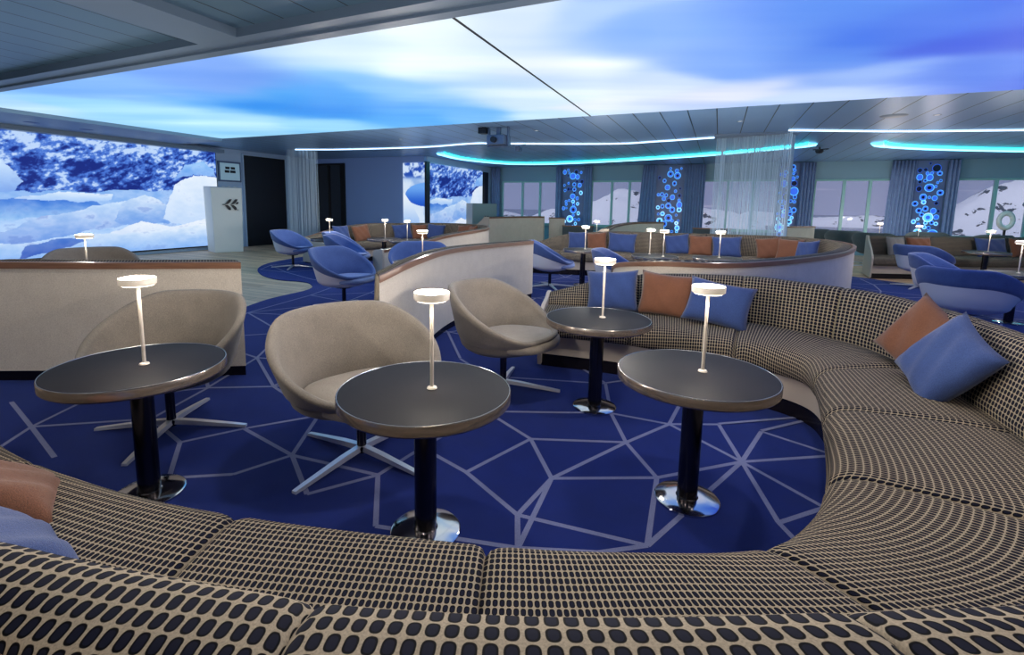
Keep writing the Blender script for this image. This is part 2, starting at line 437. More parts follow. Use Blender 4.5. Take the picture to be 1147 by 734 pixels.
# ------------------------------------------------------------------ tables and lamps
def make_table():
    r = empty('round_table'); r['category'] = 'table'
    MB().lathe([(0.0,.546),(.290,.546),(.2955,.5448),(.2975,.540)], 64).build('tabletop', M['leather'], r, True)
    eb = MB().lathe([(.2975,.5420),(.2985,.5452),(.3002,.5450),(.302,.541),(.302,.512),(.296,.505),(.27,.503),(.0,.503)], 64).build('edge_band', M['band'], r, True)
    MB().lathe([(.2968,.5440),(.2976,.5458),(.2986,.5458),(.2992,.5440)], 64).build('metal_inlay', M['steel'], eb, True)
    MB().lathe([(.0,.5025),(.07,.5025),(.07,.494),(.040,.490),(.040,.02),(.046,.014)], 32).build('pedestal', M['darkchrome'], r, True)
    MB().lathe([(.0,.016),(.06,.016),(.121,.012),(.127,.008),(.127,.0),(.0,.0)], 48).build('base_plate', M['chrome'], r, True)
    return r
def make_lamp():
    r = empty('table_lamp'); r['category'] = 'lamp'
    MB().lathe([(.0,.008),(.010,.008),(.016,.005),(.018,.0),(.0,.0)], 24).build('lamp_base', M['lampwhite'], r, True)
    MB().lathe([(.0065,.006),(.0065,.318)], 12).build('pole', M['lampwhite'], r, True)
    hd = MB().lathe([(.0,.314),(.040,.314),(.056,.316),(.061,.320),(.062,.338),(.0605,.343),(.058,.3435)], 40).build('lamp_head', M['lamphead'], r, True)
    MB().lathe([(.0,.3465),(.045,.346),(.0575,.3435)], 40).build('light_disc', M['lampglow'], hd, True)
    MB().lathe([(.0,.3125),(.050,.3125),(.053,.3145)], 40).build('light_ring', M['lampglow'], hd, True)
    return r
TB = make_table(); LP = make_lamp(); ut = []; ul = []
TG = 'round pedestal tables'; LG = 'cordless table lamps'
tabs = [
 ((-2.04,1.10), 'left foreground round black table beside the sofa seat, chair tucked behind it', 'white lamp on the leftmost foreground table', 1),
 ((-.90,1.39), 'round black table in the middle of the foreground, in front of a grey chair', 'white lamp on the central foreground table', 1),
 ((-.04,2.02), 'round black table on the right of the foreground with a broad bright base plate', 'white lamp on the foreground table nearest the right-hand cushions', 1),
 ((-.60,2.77), 'round black table beside the sofa end and the single grey chair facing right', 'white lamp in front of the blue cushion at the sofa end', 1),
 ((-4.80,2.24), 'table hidden behind the bench back at the left, only its lamp showing', 'small lamp rising over the long bench back before the glacier screen', 1),
 ((-3.02,4.58), 'table hidden behind the tall beige back panel in the centre', 'lamp in front of the pale blue chair over the brown rail', 1),
 ((-1.82,7.16), 'small table at the left end of the U-shaped sofa beneath the curtain', 'lamp on the table at the open end of the U-shaped sofa', 1),
 ((-.74,6.75), 'round table in the middle of the U-shaped sofa beneath the curtain', 'lamp standing right of centre on the middle table of the U-shaped sofa', 1),
 ((.02,6.95), 'table behind the white wall of the U-shaped sofa, before the string curtain', 'lamp in front of the string curtain', 1),
 ((-6.30,6.62), 'far table at the left end of the sofa by the dark doorway', 'far lamp in front of the dark glass doorway', 1),
 ((-5.55,7.22), 'far table in front of the two blue cushions by the blue wall', 'far lamp before the blue wall', 1),
 ((-4.98,7.10), 'far table at the right of the sofa by the ice picture wall', 'far lamp just left of the narrow ice picture wall', 1),
 ((4.07,10.6), 'round table with brown edge in front of the long far-right sofa', 'lamp in front of the long blue cushion at the far right', 1),
 ((2.95,7.0), 'round table beside the three blue chairs at the right edge', 'tall-looking lamp cut by the right edge of the picture', 1),
 ((3.82,12.9), 'distant table behind the long far-right sofa under the bubble column', 'distant lamp under the bright bubble column', 1),
 ((3.50,14.3), 'distant table right beneath the window with the small rock', 'distant lamp against the right pane of the window with small dark rocks', 1),
 ((-2.30,10.0), 'distant table behind the U-shaped sofa below the first bubble column', 'distant lamp below the mountain window behind the U-shaped sofa', 1),
]
for (x, y), tl, ll, _ in tabs:
    place(TB, ut, (x, y, 0.012), 0, tl, TG)
    dx, dy = (.025,.005)
    if (x, y) == (-.74,6.75): dx, dy = (.11,-.05)
    place(LP, ul, (x+dx, y+dy, 0.5605), 0, ll, LG)
place(LP, ul, (-.83, 6.93, 0.5605), 0, 'lamp standing left of centre on the middle table of the U-shaped sofa', LG)

# ------------------------------------------------------------------ chairs
def make_chair(kind, nm='swivel_chair'):
    r = empty(nm); r['category'] = 'chair'
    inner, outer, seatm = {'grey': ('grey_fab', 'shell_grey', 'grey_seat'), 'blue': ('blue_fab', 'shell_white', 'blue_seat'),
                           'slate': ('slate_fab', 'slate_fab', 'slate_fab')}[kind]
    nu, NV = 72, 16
    def sstep(x): x = min(max(x, 0), 1); return x*x*(3-2*x)
    def rim(phi):
        a = abs(((phi+PI) % (2*PI))-PI)          # 0 = front
        z = .375+.285*sstep((a-math.radians(34))/math.radians(108))
        R = .335+.055*math.exp(-((a-math.radians(88))/math.radians(42))**2)+.02*math.exp(-((a-PI)/.9)**2)
        return R, z
    def outer_pt(phi, v):
        R, zr = rim(phi); Rb = R*.80; zb = .235
        a = abs(((phi+PI) % (2*PI))-PI)
        h = min(.10, (zr-zb)*.6)
        if v < .5:
            q = v/.5*PI/2; rr = Rb*math.sin(q); z = zb+h*(1-math.cos(q))
        else:
            q = (v-.5)/.5; rr = Rb+(R-Rb)*(q**.9); z = zb+h+(zr-zb-h)*q
        return rr*math.cos(phi), rr*math.sin(phi), z
    phis = [2*PI*i/nu for i in range(nu)]
    # outer shell
    vo = []
    vs = [j/NV for j in range(NV)]+[.94]
    for p in phis:
        for v in vs: vo.append(outer_pt(p, v))
    ob = mesh('outer_shell', vo, grid_faces(nu, len(vs), True), M[outer], r); autos(ob, 60)
    # upholstery: outer band, rolled rim, inner wall, pan
    vi = []; cnt = 0
    start = .76 if kind == 'blue' else .52
    for p in phis:
        R, zr = rim(p); c, s = math.cos(p), math.sin(p); col = []
        for k in range(7):
            v = start+(1-start)*k/6; x, y, z = outer_pt(p, v); e = .009 if k else -.002
            col.append((x+c*e, y+s*e, z))
        # rolled edge
        col += [(c*(R+.007), s*(R+.007), zr+.012), (c*(R-.008), s*(R-.008), zr+.020), (c*(R-.026), s*(R-.026), zr+.012), (c*(R-.036), s*(R-.036), zr-.008)]
        zp = .318
        for k in range(1, 9):
            q = k/8; z = (zr-.008)+(zp-(zr-.008))*q**1.0 if zr > .42 else (zr-.008)-(zr-.008-zp)*q
            rr = (R-.036)-(R*.26-.03)*math.sin(q*PI/2)**1.6
            col.append((c*rr, s*rr, z))
        rl = (R-.036)-(R*.26-.03)
        for k in range(1, 4): col.append((c*rl*(1-k/3), s*rl*(1-k/3), zp-.006*k))
        cnt = len(col); vi += col
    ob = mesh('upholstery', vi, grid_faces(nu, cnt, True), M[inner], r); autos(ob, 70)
    # seat cushion
    vc = []; cnt = 0
    for p in phis:
        c, s = math.cos(p), math.sin(p); sx = .325 if c > 0 else .235; sy = .262
        e = 2.0/2.7; px = math.copysign(abs(c)**e, c)*sx; py = math.copysign(abs(s)**e, s)*sy
        px += .035
        col = [(px*.90, py*.90, .315), (px*.985, py*.985, .330), (px, py, .352), (px*.985, py*.985, .374), (px*.93, py*.93, .386), (px*.75, py*.75, .392), (px*.4, py*.4, .390), (0.03, 0, .388)]
        cnt = len(col); vc += col
    vc = [(x, y, z-.012-.10*(.30-x)*(.30-x)) for x, y, z in vc]
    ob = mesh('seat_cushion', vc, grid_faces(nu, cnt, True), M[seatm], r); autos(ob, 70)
    MB().lathe([(.0,.242),(.09,.242),(.09,.228),(.022,.220),(.022,.05),(.030,.045),(.030,.02),(.0,.018)], 24).build('post', M['darkchrome'], r, True)
    for k in range(4):
        a = math.radians(15)+k*PI/2; ca, sa = math.cos(a), math.sin(a)
        sec = []
        for d, w, z0, z1 in ((.015,.018,.028,.052),(.12,.018,.022,.044),(.33,.015,.004,.018),(.375,.013,.0,.012)):
            for q, z in ((-w,z0),(w,z0),(w*.8,z1),(-w*.8,z1)): sec.append((ca*d-sa*q, sa*d+ca*q, z))
        f = []
        for i in range(3):
            for j in range(4): f.append((i*4+j, i*4+(j+1)%4, (i+1)*4+(j+1)%4, (i+1)*4+j))
        f += [(3,2,1,0),(12,13,14,15)]
        mesh('leg', sec, f, M['legsteel'], r, smooth=False)
    return r
GC, BC, SC = make_chair('grey'), make_chair('blue'), make_chair('slate')
ug, ub, us = [], [], []
def ang(dx, dy): return math.atan2(dy, dx)
Z0 = .012
place(GC, ug, (-2.54,1.50,Z0), ang(.25,-.97), 'beige-grey bucket chair behind the leftmost foreground table, beside the long bench back', 'grey swivel bucket chairs', (1,1,1))
place(GC, ug, (-1.47,1.72,Z0), ang(.93,-.36), 'beige-grey bucket chair behind the central foreground table, nearest the camera', 'grey swivel bucket chairs')
place(GC, ug, (-1.22,2.82,Z0), ang(1,-.05), 'beige-grey bucket chair facing right towards the table at the sofa end', 'grey swivel bucket chairs')
place(GC, ug, (-5.75,2.75,Z0), ang(.8,-.3), 'grey chair whose rounded back top shows behind the long bench back at the left', 'grey swivel bucket chairs')
BG = 'blue swivel bucket chairs'
for x, y, a, l in [
  (-3.84,4.25, ang(1,.05), 'blue bucket chair standing alone on the carpet before the wood floor, facing right'),
  (-7.0,6.45, ang(.95,.3), 'blue bucket chair with white back beside the black door, farthest left of the blue ones'),
  (-5.95,6.62, ang(.9,.45), 'blue chair with white back just right of the lamp before the dark doorway'),
  (-5.38,6.05, ang(.85,.5), 'blue chair with white lower shell directly behind the solitary blue chair'),
  (-3.55,5.35, ang(.45,-.9), 'pale blue chair with its inside towards us, behind the brown rail of the beige panel'),
  (-2.2,6.75, ang(.93,.35), 'blue chair with white back between the beige panel and the U-shaped sofa'),
  (-1.02,5.88, ang(.9,.1), 'light blue chair behind the foreground lamp, at the near tip of the U-shaped sofa'),
  (2.95,9.60, ang(.75,.65), 'dark blue chair seen from behind, directly in front of the long far-right sofa'),
  (2.52,7.45, ang(.9,-.45), 'light blue chair between the other two at the right edge'),
  (2.20,5.98, ang(.6,.8), 'large dark blue chair seen from behind just over the foreground sofa back'),
  ]: place(BC, ub, (x,y,Z0), a, l, BG)
for x, y, a, l in [(2.72,13.55,ang(.3,1),'dark slate chair seen from behind beneath the window with small dark rocks'),
                   (2.35,14.3,ang(.6,.8),'slate chair just left of the dark chair beneath the window'),
                   (3.08,12.72,ang(.4,1),'dark slate chair directly behind the left end of the long far-right sofa'),
                   (5.2,13.6,ang(-.2,1),'low slate chair behind the blue cushion of the long far-right sofa'),
                   (4.4,14.2,ang(.3,1),'slate chair beneath the bright bubble column')]:
    place(SC, us, (x,y,0.0), a, l, 'slate chairs by the windows', (1.05,1.05,1.1))

# ------------------------------------------------------------------ cushions
def pillow_mesh(w, h, th, name):
    n = 17; v = []; f = []
    for side in (1, -1):
        for i in range(n):
            for j in range(n):
                a, b = -1+2*i/(n-1), -1+2*j/(n-1)
                k = max(0.0, (1-a**4))*max(0.0, (1-b**4))
                pin = 1-.10*(1-abs(a)**2)*abs(b)**3
                pin2 = 1-.10*(1-abs(b)**2)*abs(a)**3
                wr = .004*math.sin(a*9+b*5)*k
                v.append((a*w/2*pin2, side*(th/2*k**.55+wr*side*0.6)+wr, b*h/2*pin))
    for s in (0, 1):
        o = s*n*n
        for i in range(n-1):
            for j in range(n-1):
                q = (o+i*n+j, o+(i+1)*n+j, o+(i+1)*n+j+1, o+i*n+j+1)
                f.append(q if s else q[::-1])
    me = bpy.data.meshes.new(name); me.from_pydata(v, [], f)
    bm = bmesh.new(); bm.from_mesh(me); bmesh.ops.remove_doubles(bm, verts=bm.verts, dist=1e-5); bmesh.ops.recalc_face_normals(bm, faces=bm.faces); bm.to_mesh(me); bm.free()
    me.polygons.foreach_set('use_smooth', [True]*len(me.polygons))
    return me
pm = {}
def pillow(x, y, z, yaw, lean, roll, col, label, w=.37, h=.37, th=.12):
    key = (w, h, col)
    if key not in pm:
        pm[key] = pillow_mesh(w, h, th, 'cushion_'+col); pm[key].materials.append(M['pil_'+col])
    o = link(bpy.data.objects.new('cushion', pm[key])); o.location = (x, y, z)
    # front normal is local -y; yaw turns it, lean tips the top back
    o.rotation_euler = (Matrix.Rotation(yaw, 4, 'Z') @ Matrix.Rotation(-lean, 4, 'X') @ Matrix.Rotation(roll, 4, 'Y')).to_euler()
    tag(o, label, 'cushion', 'scatter cushions'); return o
R = math.radians
pillow(-.70,3.68,.565,R(4),R(16),R(-4),'blue','blue cushion at the left end of the foreground sofa, behind the lamp',.39,.32)
pillow(-.31,3.70,.565,R(-4),R(14),R(3),'brown','rust cushion between the two blue ones on the foreground sofa',.39,.33)
pillow(.04,3.56,.560,R(-2),R(26),R(9),'blue','blue cushion right of the rust one, behind the lamp pole on the foreground sofa', .42, .32)
pillow(.98,3.04,.56,R(-55),R(18),R(28),'brown','rust cushion half hidden behind a tilted blue cushion at the right', .36, .36)
pillow(.94,2.66,.555,R(-74),R(30),R(24),'blue','large tilted blue cushion at the right end of the sofa', .37, .37)
pillow(-1.68,.51,.45,R(176),R(58),R(30),'brown','rust cushion corner at the left edge, on the nearest seat')
pillow(-1.35,.38,.49,R(176),R(52),R(6),'blue','blue cushion lying against the nearest sofa back at the lower left corner')
for x, y, yaw, c, l, w in [(-2.30,8.62,5,'blue','blue cushion farthest left on the U-shaped sofa beneath the curtain',.36),(-1.95,8.62,5,'brown','rust cushion second from the left on the U-shaped sofa beneath the curtain',.36),
        (-1.52,8.68,5,'blue','blue cushion left of the lamps on the U-shaped sofa beneath the curtain',.5),(-.62,8.92,5,'blue','blue cushion right of the two middle lamps on the U-shaped sofa',.42),
        (-.24,8.92,5,'brown','rust cushion right of the middle blue one on the U-shaped sofa',.4),(.16,8.84,3,'blue','blue cushion leaning behind the lamp before the string curtain',.46),
        (.78,8.96,-5,'brown','first rust cushion of the pair near the right bend of the U-shaped sofa',.38),(1.05,8.78,-25,'brown','second rust cushion of the pair near the right bend of the U-shaped sofa',.38),(1.24,8.5,-50,'blue','small blue cushion farthest right in the U-shaped sofa',.36)]:
    pillow(x,y,.565,R(yaw),R(18),R(random.uniform(-8,8)),c,l,w)
for x, y, yaw, c, l, w in [(-6.9,7.62,80,'blue','blue cushion at the left of the far sofa, beside the dark doorway',.38),(-6.76,8.05,75,'brown','rust cushion at the left of the far sofa',.42),(-6.42,9.02,50,'blue','blue cushion before the blue wall on the far sofa',.44),
        (-6.15,9.3,40,'brown','rust cushion between two blue ones on the far sofa',.36),(-5.85,9.5,20,'blue','blue cushion behind a far lamp left of the ice picture wall',.42),
        (-5.2,9.68,-10,'brown','rust cushion below the narrow ice picture on the far sofa',.40),(-4.88,9.42,-40,'brown','rust cushion farthest right on the far sofa',.38)]:
    pillow(x,y,.565,R(yaw),R(18),R(random.uniform(-8,8)),c,l,w)
for x, y, yaw, c, l, w in [(2.98,11.0,26,'grey','grey cushion in the left corner of the long far-right sofa',.34),(3.34,11.1,26,'brown','rust cushion beside the grey one on the long far-right sofa',.46),
        (4.56,11.72,29,'blue','long blue cushion on the far-right sofa behind the lamp',.62),(5.08,12.02,30,'brown','rust cushion right of the long blue one at the right edge',.42)]:
    pillow(x,y,.565,R(yaw),R(16),0,c,l,w)

# ------------------------------------------------------------------ room shell
XL, XR, YF, YN, ZC = -11.4, 10.0, 15.85, -3.0, 2.5
def structure(o, label=None):
    o['kind'] = 'structure'
    if label: o['label'] = label
    return o
structure(MB().box((XL-1,YN,-.1),(XR,YF+.1,0)).build('floor', M['planks']), 'grey-brown plank floor around the blue carpet')
structure(MB().box((XL-.15,YN,0),(XL,11.5,ZC+.1)).build('wall_left', M['walllight']), 'pale blue wall carrying the glacier screen')
structure(MB().box((XL-.15,11.5,0),(-7.45,11.62,ZC+.1)).build('wall_recess', M['wallblue']), 'blue wall between the dark doorway and the ice picture')
structure(MB().box((-7.55,11.621,0),(-7.42,YF,ZC+.1)).build('wall_corner', M['walllight']), 'wall running to the windows behind the ice picture')
structure(MB().box((XR,YN,0),(XR+.1,YF,ZC+.1)).build('wall_right', M['wallblue']), 'wall beyond the right edge')
structure(MB().box((XL,YN-.1,0),(XR,YN,ZC+.1)).build('wall_back', M['walllight']), 'wall behind the camera')
wins = [(-7.02,-4.88),(-3.84,-2.0),(-.62,1.62),(2.32,4.22),(5.32,7.4),(8.0,9.7)]
wb = MB(); x = -7.42
for a, b in wins:
    wb.box((x,YF,0),(a,YF+.12,ZC+.1)); wb.box((a,YF,0),(b,YF+.12,.56)); wb.box((a,YF,2.03),(b,YF+.12,ZC+.1)); x = b
wb.box((x,YF,0),(XR,YF+.12,ZC+.1))
structure(wb.build('wall_windows', M['winwall']), 'teal-blue wall with the row of windows')
for i, (a, b) in enumerate(wins):
    w = structure(empty('window_%d' % (i+1), ((a+b)/2, YF, .56)), None); w['label'] = 'window of three panes with pale teal frame, number %d along the far wall' % (i+1)
    h = (b-a)/2; fr = MB()
    fr.box((-h,-.03,0),(h,.03,.05)); fr.box((-h,-.03,1.42),(h,.03,1.47)); fr.box((-h,-.03,.05),(-h+.06,.03,1.42)); fr.box((h-.06,-.03,.05),(h,.03,1.42))
    wf = bevel_(fr.build('window_frame', M['teal'], w), .006)
    for q in ((-.30, -.25), (.30, .35)):
        MB().box((q[0]*h-.0,-.035,.05),(q[0]*h+.07,.035,1.42)).build('mullion', M['teal'], w)
    for q in ((-1,-.30),(-.30+.07/h,.30),(.30+.07/h,1)):
        MB().box((q[0]*h+(.06 if q[0]==-1 else 0),.0,.05),(q[1]*h-(.06 if q[1]==1 else 0),.008,1.42)).build('pane', M['glass'], wf)
    MB().box((-h-.02,-.10,-.03),(h+.02,-.031,.0)).build('window_sill', M['teal'], w)

# ceiling: slatted fields round the luminous sky
SX0, SX1, SY0, SY1 = -9.65, 9.2, 3.0, 7.15
cb = MB()
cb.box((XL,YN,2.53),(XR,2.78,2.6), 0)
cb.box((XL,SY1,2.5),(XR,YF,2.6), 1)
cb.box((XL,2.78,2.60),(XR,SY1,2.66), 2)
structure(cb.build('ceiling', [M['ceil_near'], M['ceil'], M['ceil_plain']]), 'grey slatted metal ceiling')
tr = MB()
tr.box((XL,2.76,2.46),(XR,2.99,2.598)); tr.box((XL,2.90,2.44),(XR,3.0,2.46))
tr.box((-3.95,YN,2.46),(-3.50,2.76,2.529))
tr.box((XL,3.0,2.44),(SX0,SY1,2.56)); tr.box((SX1,3.0,2.44),(XR,SY1,2.56))
structure(tr.build('trim_1', M['ceil_plain']), 'metal border and cross band around the luminous sky')
structure(MB().box((XL,3.0,2.36),(-11.15,8.3,2.44)).build('trim_2', M['ceil_plain']), 'ledge above the glacier screen')

# ---- noise helpers for the picture screens
rng = np.random.RandomState(3)
def vnoise(x, y, seed=0):
    xi = np.floor(x).astype(int); yi = np.floor(y).astype(int); fx = x-xi; fy = y-yi
    fx = fx*fx*(3-2*fx); fy = fy*fy*(3-2*fy)
    def h(a, b):
        q = (a*374761393+b*668265263+seed*2147483647) & 0xffffffff
        q = ((q ^ (q >> 13))*1274126177) & 0xffffffff
        return ((q ^ (q >> 16)) & 0xffff)/65535.0
    return (h(xi,yi)*(1-fx)+h(xi+1,yi)*fx)*(1-fy)+(h(xi,yi+1)*(1-fx)+h(xi+1,yi+1)*fx)*fy
def fbm(x, y, o=5, seed=0, g=.5):
    s = 0; a = 1; t = 0
    for k in range(o):
        s = s+a*vnoise(x*2**k, y*2**k, seed+k*17); t += a; a *= g
    return s/t
def inpoly(x, y, P):
    r = np.zeros(x.shape, bool); n = len(P); j = n-1
    for i in range(n):
        xi, yi = P[i]; xj, yj = P[j]
        if yi != yj:
            r ^= ((yi > y) != (yj > y)) & (x < (xj-xi)*(y-yi)/(yj-yi)+xi)
        j = i
    return r
def vgrid(name, parent, nu, nv, posfn, colfn, m):
    u, v = np.meshgrid(np.linspace(0,1,nu), np.linspace(0,1,nv), indexing='ij')
    pos = posfn(u.ravel(), v.ravel()); col = np.clip(colfn(u.ravel(), v.ravel()), 0, 255)
    ob = mesh(name, pos.tolist(), grid_faces(nu, nv), m, parent, smooth=False)
    c = col/255.0; c = np.where(c > .04045, ((c+.055)/1.055)**2.4, c/12.92)
    at = ob.data.color_attributes.new('Col', 'FLOAT_COLOR', 'POINT')
    at.data.foreach_set('color', np.concatenate([c, np.ones((len(c),1))], 1).ravel())
    return ob
def lerp(a, b, t): return np.array(a)[None]*(1-t[:,None])+np.array(b)[None]*t[:,None]
def sm(x, a, b):
    t = np.clip((x-a)/(b-a), 0, 1); return t*t*(3-2*t)

# luminous sky: colours of the cloud picture at points of the panel
skyc = [(-9.3,3.3,190,228,255),(-8.2,4.5,165,222,255),(-9.3,6.6,160,220,255),(-7.5,5.6,185,235,255),(-6.2,6.6,150,215,255),(-6.8,3.3,140,190,255),(-5.6,5.4,58,150,245),(-4.8,6.3,84,172,250),
 (-5.0,3.3,128,172,250),(-4.4,4.6,66,160,246),(-3.6,6.6,120,190,252),(-3.6,4.4,130,195,255),(-3.0,3.2,200,228,255),(-2.5,4.0,225,246,255),(-2.1,3.1,232,248,255),(-2.2,5.8,226,246,255),(-2.2,6.9,205,238,255),
 (-1.5,6.3,238,246,255),(-1.2,4.6,222,238,255),(-1.3,3.3,218,236,255),(-.7,5.6,215,232,255),(-.6,3.3,170,205,255),(-.2,4.1,120,172,252),(.2,4.9,116,166,250),(.1,6.2,215,226,255),(.8,6.9,190,215,255),(.7,3.8,105,155,248),(1.0,5.2,104,152,245),
 (1.3,6.0,150,185,250),(1.5,4.4,80,128,240),(1.9,5.2,58,96,228),(2.3,6.4,90,135,240),(2.4,4.2,60,100,228),(3.0,5.2,50,84,216),(3.0,6.9,80,120,235),(4.5,5,70,120,235),(6,4,150,200,255),(6,6.5,120,180,255),(8,5,190,225,255)]
SK = np.array(skyc, float)
def skycol(u, v):
    X = SX0+(SX1-SX0)*u; Y = SY0+(SY1-SY0)*v
    n1 = fbm(X*.5+9, Y*.7+4, 4, 5)-.5; n2 = fbm(X*.6+1, Y*.5+7, 4, 31)-.5
    a = .38; st = (X*math.cos(a)+Y*math.sin(a)); cr = (-X*math.sin(a)+Y*math.cos(a))
    Xw = X+n1*1.3; Yw = Y+n2*1.3
    d2 = (Xw[:,None]-SK[:,0])**2+((Yw[:,None]-SK[:,1])*1.2)**2
    w = 1/(d2+.12)**2.2; c = (w@SK[:,2:])/w.sum(1)[:,None]
    s = (fbm(st*.35, cr*1.7, 4, 77)-.5)
    c = c+s[:,None]*np.array([58,40,12]); c = np.minimum(c, [244,251,255])
    return c
sky = tag(empty('sky_screen', (0,0,2.5)), 'luminous ceiling panel showing blue sky and white clouds, crossed by one dark joint', 'ceiling screen')
vgrid('sky_panel', sky, 420, 110, lambda u, v: np.stack([SX0+(SX1-SX0)*u, SY0+(SY1-SY0)*v, 0*u], 1), skycol, vcol_emit('sky_picture', 1.0))
MB().box((-1.795,SY0,-.006),(-1.775,SY1,-.001)).build('joint', M['box_black'], sky)

# glacier screen on the left wall
GY0, GY1, GZ0, GZ1 = 2.6, 8.2, .10, 2.43
def glacier(Y, Z, soft=False):
    n1 = fbm(Y*2.2, Z*2.2, 5, 3); n2 = fbm(Y*6, Z*9, 5, 9, .6); n3 = fbm(Y*1.1+5, Z*1.6, 3, 21)
    nf = fbm(Y*14, Z*18, 3, 61)
    # rocky ice wall
    ra = Y*.93+Z*.37; rb = -Y*.37+Z*.93
    f1 = fbm(ra*4.5, rb*11, 5, 9, .6); f2 = fbm(Y*15, Z*17, 4, 61, .6)
    belt = np.exp(-((Y-6.1)/1.5)**2-((Z-1.78)/.30)**2)
    q = f1*.55+f2*.30+n1*.25-.09*belt+.07*sm(Z,1.95,2.35)
    c = lerp((22,42,130), (72,118,214), sm(q,.42,.55)); k2 = sm(q,.55,.66)[:,None]
    c = c*(1-k2)+np.array([190,216,252])[None]*k2
    wob = (fbm(Y*3,Z*3,4,90)-.5)*.16; wob2 = (fbm(Y*3+8,Z*3,4,91)-.5)*.14
    Yp = Y+wob; Zp = Z+wob2
    def paint(P, top, bot, z0, z1, tex=.25, seed=0, dark=(70,110,200)):
        m = inpoly(Yp, Zp, P)
        t = np.clip((Z-z0)/(z1-z0), 0, 1); g = lerp(bot, top, t)
        k = fbm(Y*4+seed, Z*7, 5, 40+seed, .55); g = g+((k-.5)*tex*4)[:,None]*np.array([75,50,18])
        dkk = sm(k, .62, .76)*tex*1.1; g = g*(1-dkk[:,None])+np.array(dark)[None]*dkk[:,None]
        c[m] = g[m]
    paint([(2,.2),(2,1.32),(4.4,1.30),(6.2,1.38),(7.3,1.40),(8.3,1.4),(8.3,.1),(2,.1)], (150,190,245), (190,220,255), .2, 1.3, .3, 1)
    paint([(2,.80),(2,1.17),(4.3,1.17),(5.6,1.15),(5.7,1.05),(4.9,.86),(4.2,.80)], (90,140,225), (150,195,245), .8, 1.15, .35, 2, (50,90,190))
    paint([(2,1.2),(2,1.9),(3.6,1.95),(4.22,1.84),(4.5,1.50),(4.32,1.30),(3.8,1.18)], (200,226,255), (120,165,238), 1.25, 1.8, .1, 3)
    paint([(4.3,1.16),(4.6,1.24),(5.1,1.30),(5.5,1.34),(5.9,1.28),(5.9,1.16)], (225,240,255), (170,205,250), 1.15, 1.32, .15, 4)
    paint([(2,.30),(2,.60),(4.2,.60),(4.7,.86),(5.4,1.02),(6.1,1.16),(6.5,1.10),(6.4,.82),(5.9,.66),(5.2,.50),(4.5,.40)], (205,228,255), (120,160,232), .35, 1.1, .3, 5, (60,100,196))
    paint([(5.9,.78),(6.1,1.12),(6.5,1.30),(6.8,1.22),(7.2,.90),(7.0,.70),(6.2,.66)], (222,238,255), (120,165,235), .7, 1.3, .3, 6)
    paint([(6.9,.80),(7.0,1.20),(7.2,1.55),(7.6,1.78),(8.3,1.74),(8.3,.55),(7.3,.62)], (232,243,255), (196,220,252), .6, 1.75, .10, 7)
    paint([(7.15,1.62),(7.4,2.0),(7.9,2.12),(8.15,1.95),(8.2,1.76),(7.6,1.8)], (160,205,252), (110,160,238), 1.6, 2.1, .3, 8)
    paint([(5.6,.40),(6.0,.62),(6.4,.76),(6.8,.66),(7.2,.62),(8.3,.84),(8.3,.2),(5.6,.2)], (240,247,255), (200,220,250), .3, .8, .16, 9)
    paint([(2,.0),(2,.42),(4.3,.40),(5.0,.36),(5.5,.48),(6.2,.52),(7.2,.56),(8.3,.70),(8.3,.0)], (236,246,255), (140,185,246), .12, .62, .22, 10)
    paint([(4.3,.12),(5.1,.26),(5.4,.40),(5.0,.44),(4.4,.34)], (90,130,210), (60,95,190), .1, .4, .3, 11)
    return c
scr = tag(empty('glacier_screen', (-11.39,5.4,GZ0)), 'huge wall screen on the left showing blue glacier ice and drifting bergs', 'wall screen')
vgrid('picture', scr, 460, 190, lambda u, v: np.stack([.035+0*u, GY0+(GY1-GY0)*u-5.4, (GZ1-GZ0)*v], 1), lambda u, v: glacier(GY0+(GY1-GY0)*u, GZ0+(GZ1-GZ0)*v), vcol_emit('glacier_picture', 1.0))
MB().box((0,GY0-5.42,-.03),(.03,GY1-5.38,GZ1-GZ0+.02)).build('screen_housing', M['box_black'], scr)
# ice picture in the corner: two panels
s2 = tag(empty('ice_screen', (-7.44,13.3,.4)), 'narrow corner wall screen with blue and white ice divided by a black post', 'wall screen')
def ice2(Y, Z):
    return glacier((Y-11.5)*.95+4.5+ (Y>12)*0, (Z-.4)*1.0+.35)
def ice3(X, Z):
    c = lerp((150,185,235),(215,232,252), sm(fbm(X*3,Z*3,5,12),.35,.6)); 
    t = sm(Z,1.85,2.0)[:,None]; k = sm(fbm(X*7,Z*7,5,14),.4,.6); c = c*(1-t)+lerp((40,80,180),(210,230,255),k)*t
    e = ((X+7.3)/.75)**2+((Z-1.45)/.33)**2; c[e<1] = lerp((36,90,205),(110,170,245),sm(Z,1.15,1.7))[e<1]
    p = inpoly(X,Z,[(-8.3,.4),(-8.3,1.55),(-8.1,1.5),(-7.85,1.2),(-7.6,.8),(-7.55,.4)]); c[p] = lerp((150,190,245),(232,243,255),sm(Z,.4,1.4))[p]
    return c
vgrid('picture', s2, 170, 130, lambda u, v: np.stack([.05+0*u, 11.68+3.34*u-13.3, 1.92*v], 1), lambda u, v: ice2(11.68+3.34*u, .4+1.92*v), vcol_emit('ice_picture', .95))
vgrid('picture', s2, 60, 120, lambda u, v: np.stack([-8.13+.72*u+7.44, 0*u+11.47-13.3, 1.92*v], 1), lambda u, v: ice3(-8.13+.72*u, .4+1.92*v), vcol_emit('ice_picture_side', .95))
MB().box((.03,-1.84,-.02),(.09,-1.66,1.95)).build('post', M['box_black'], s2)
tag(MB().box((-7.41,15.08,.0),(-7.36,15.42,2.30)).build('door_leaf', M['black']), 'tall black door leaf in the corner between the ice picture and the curtain', 'door')

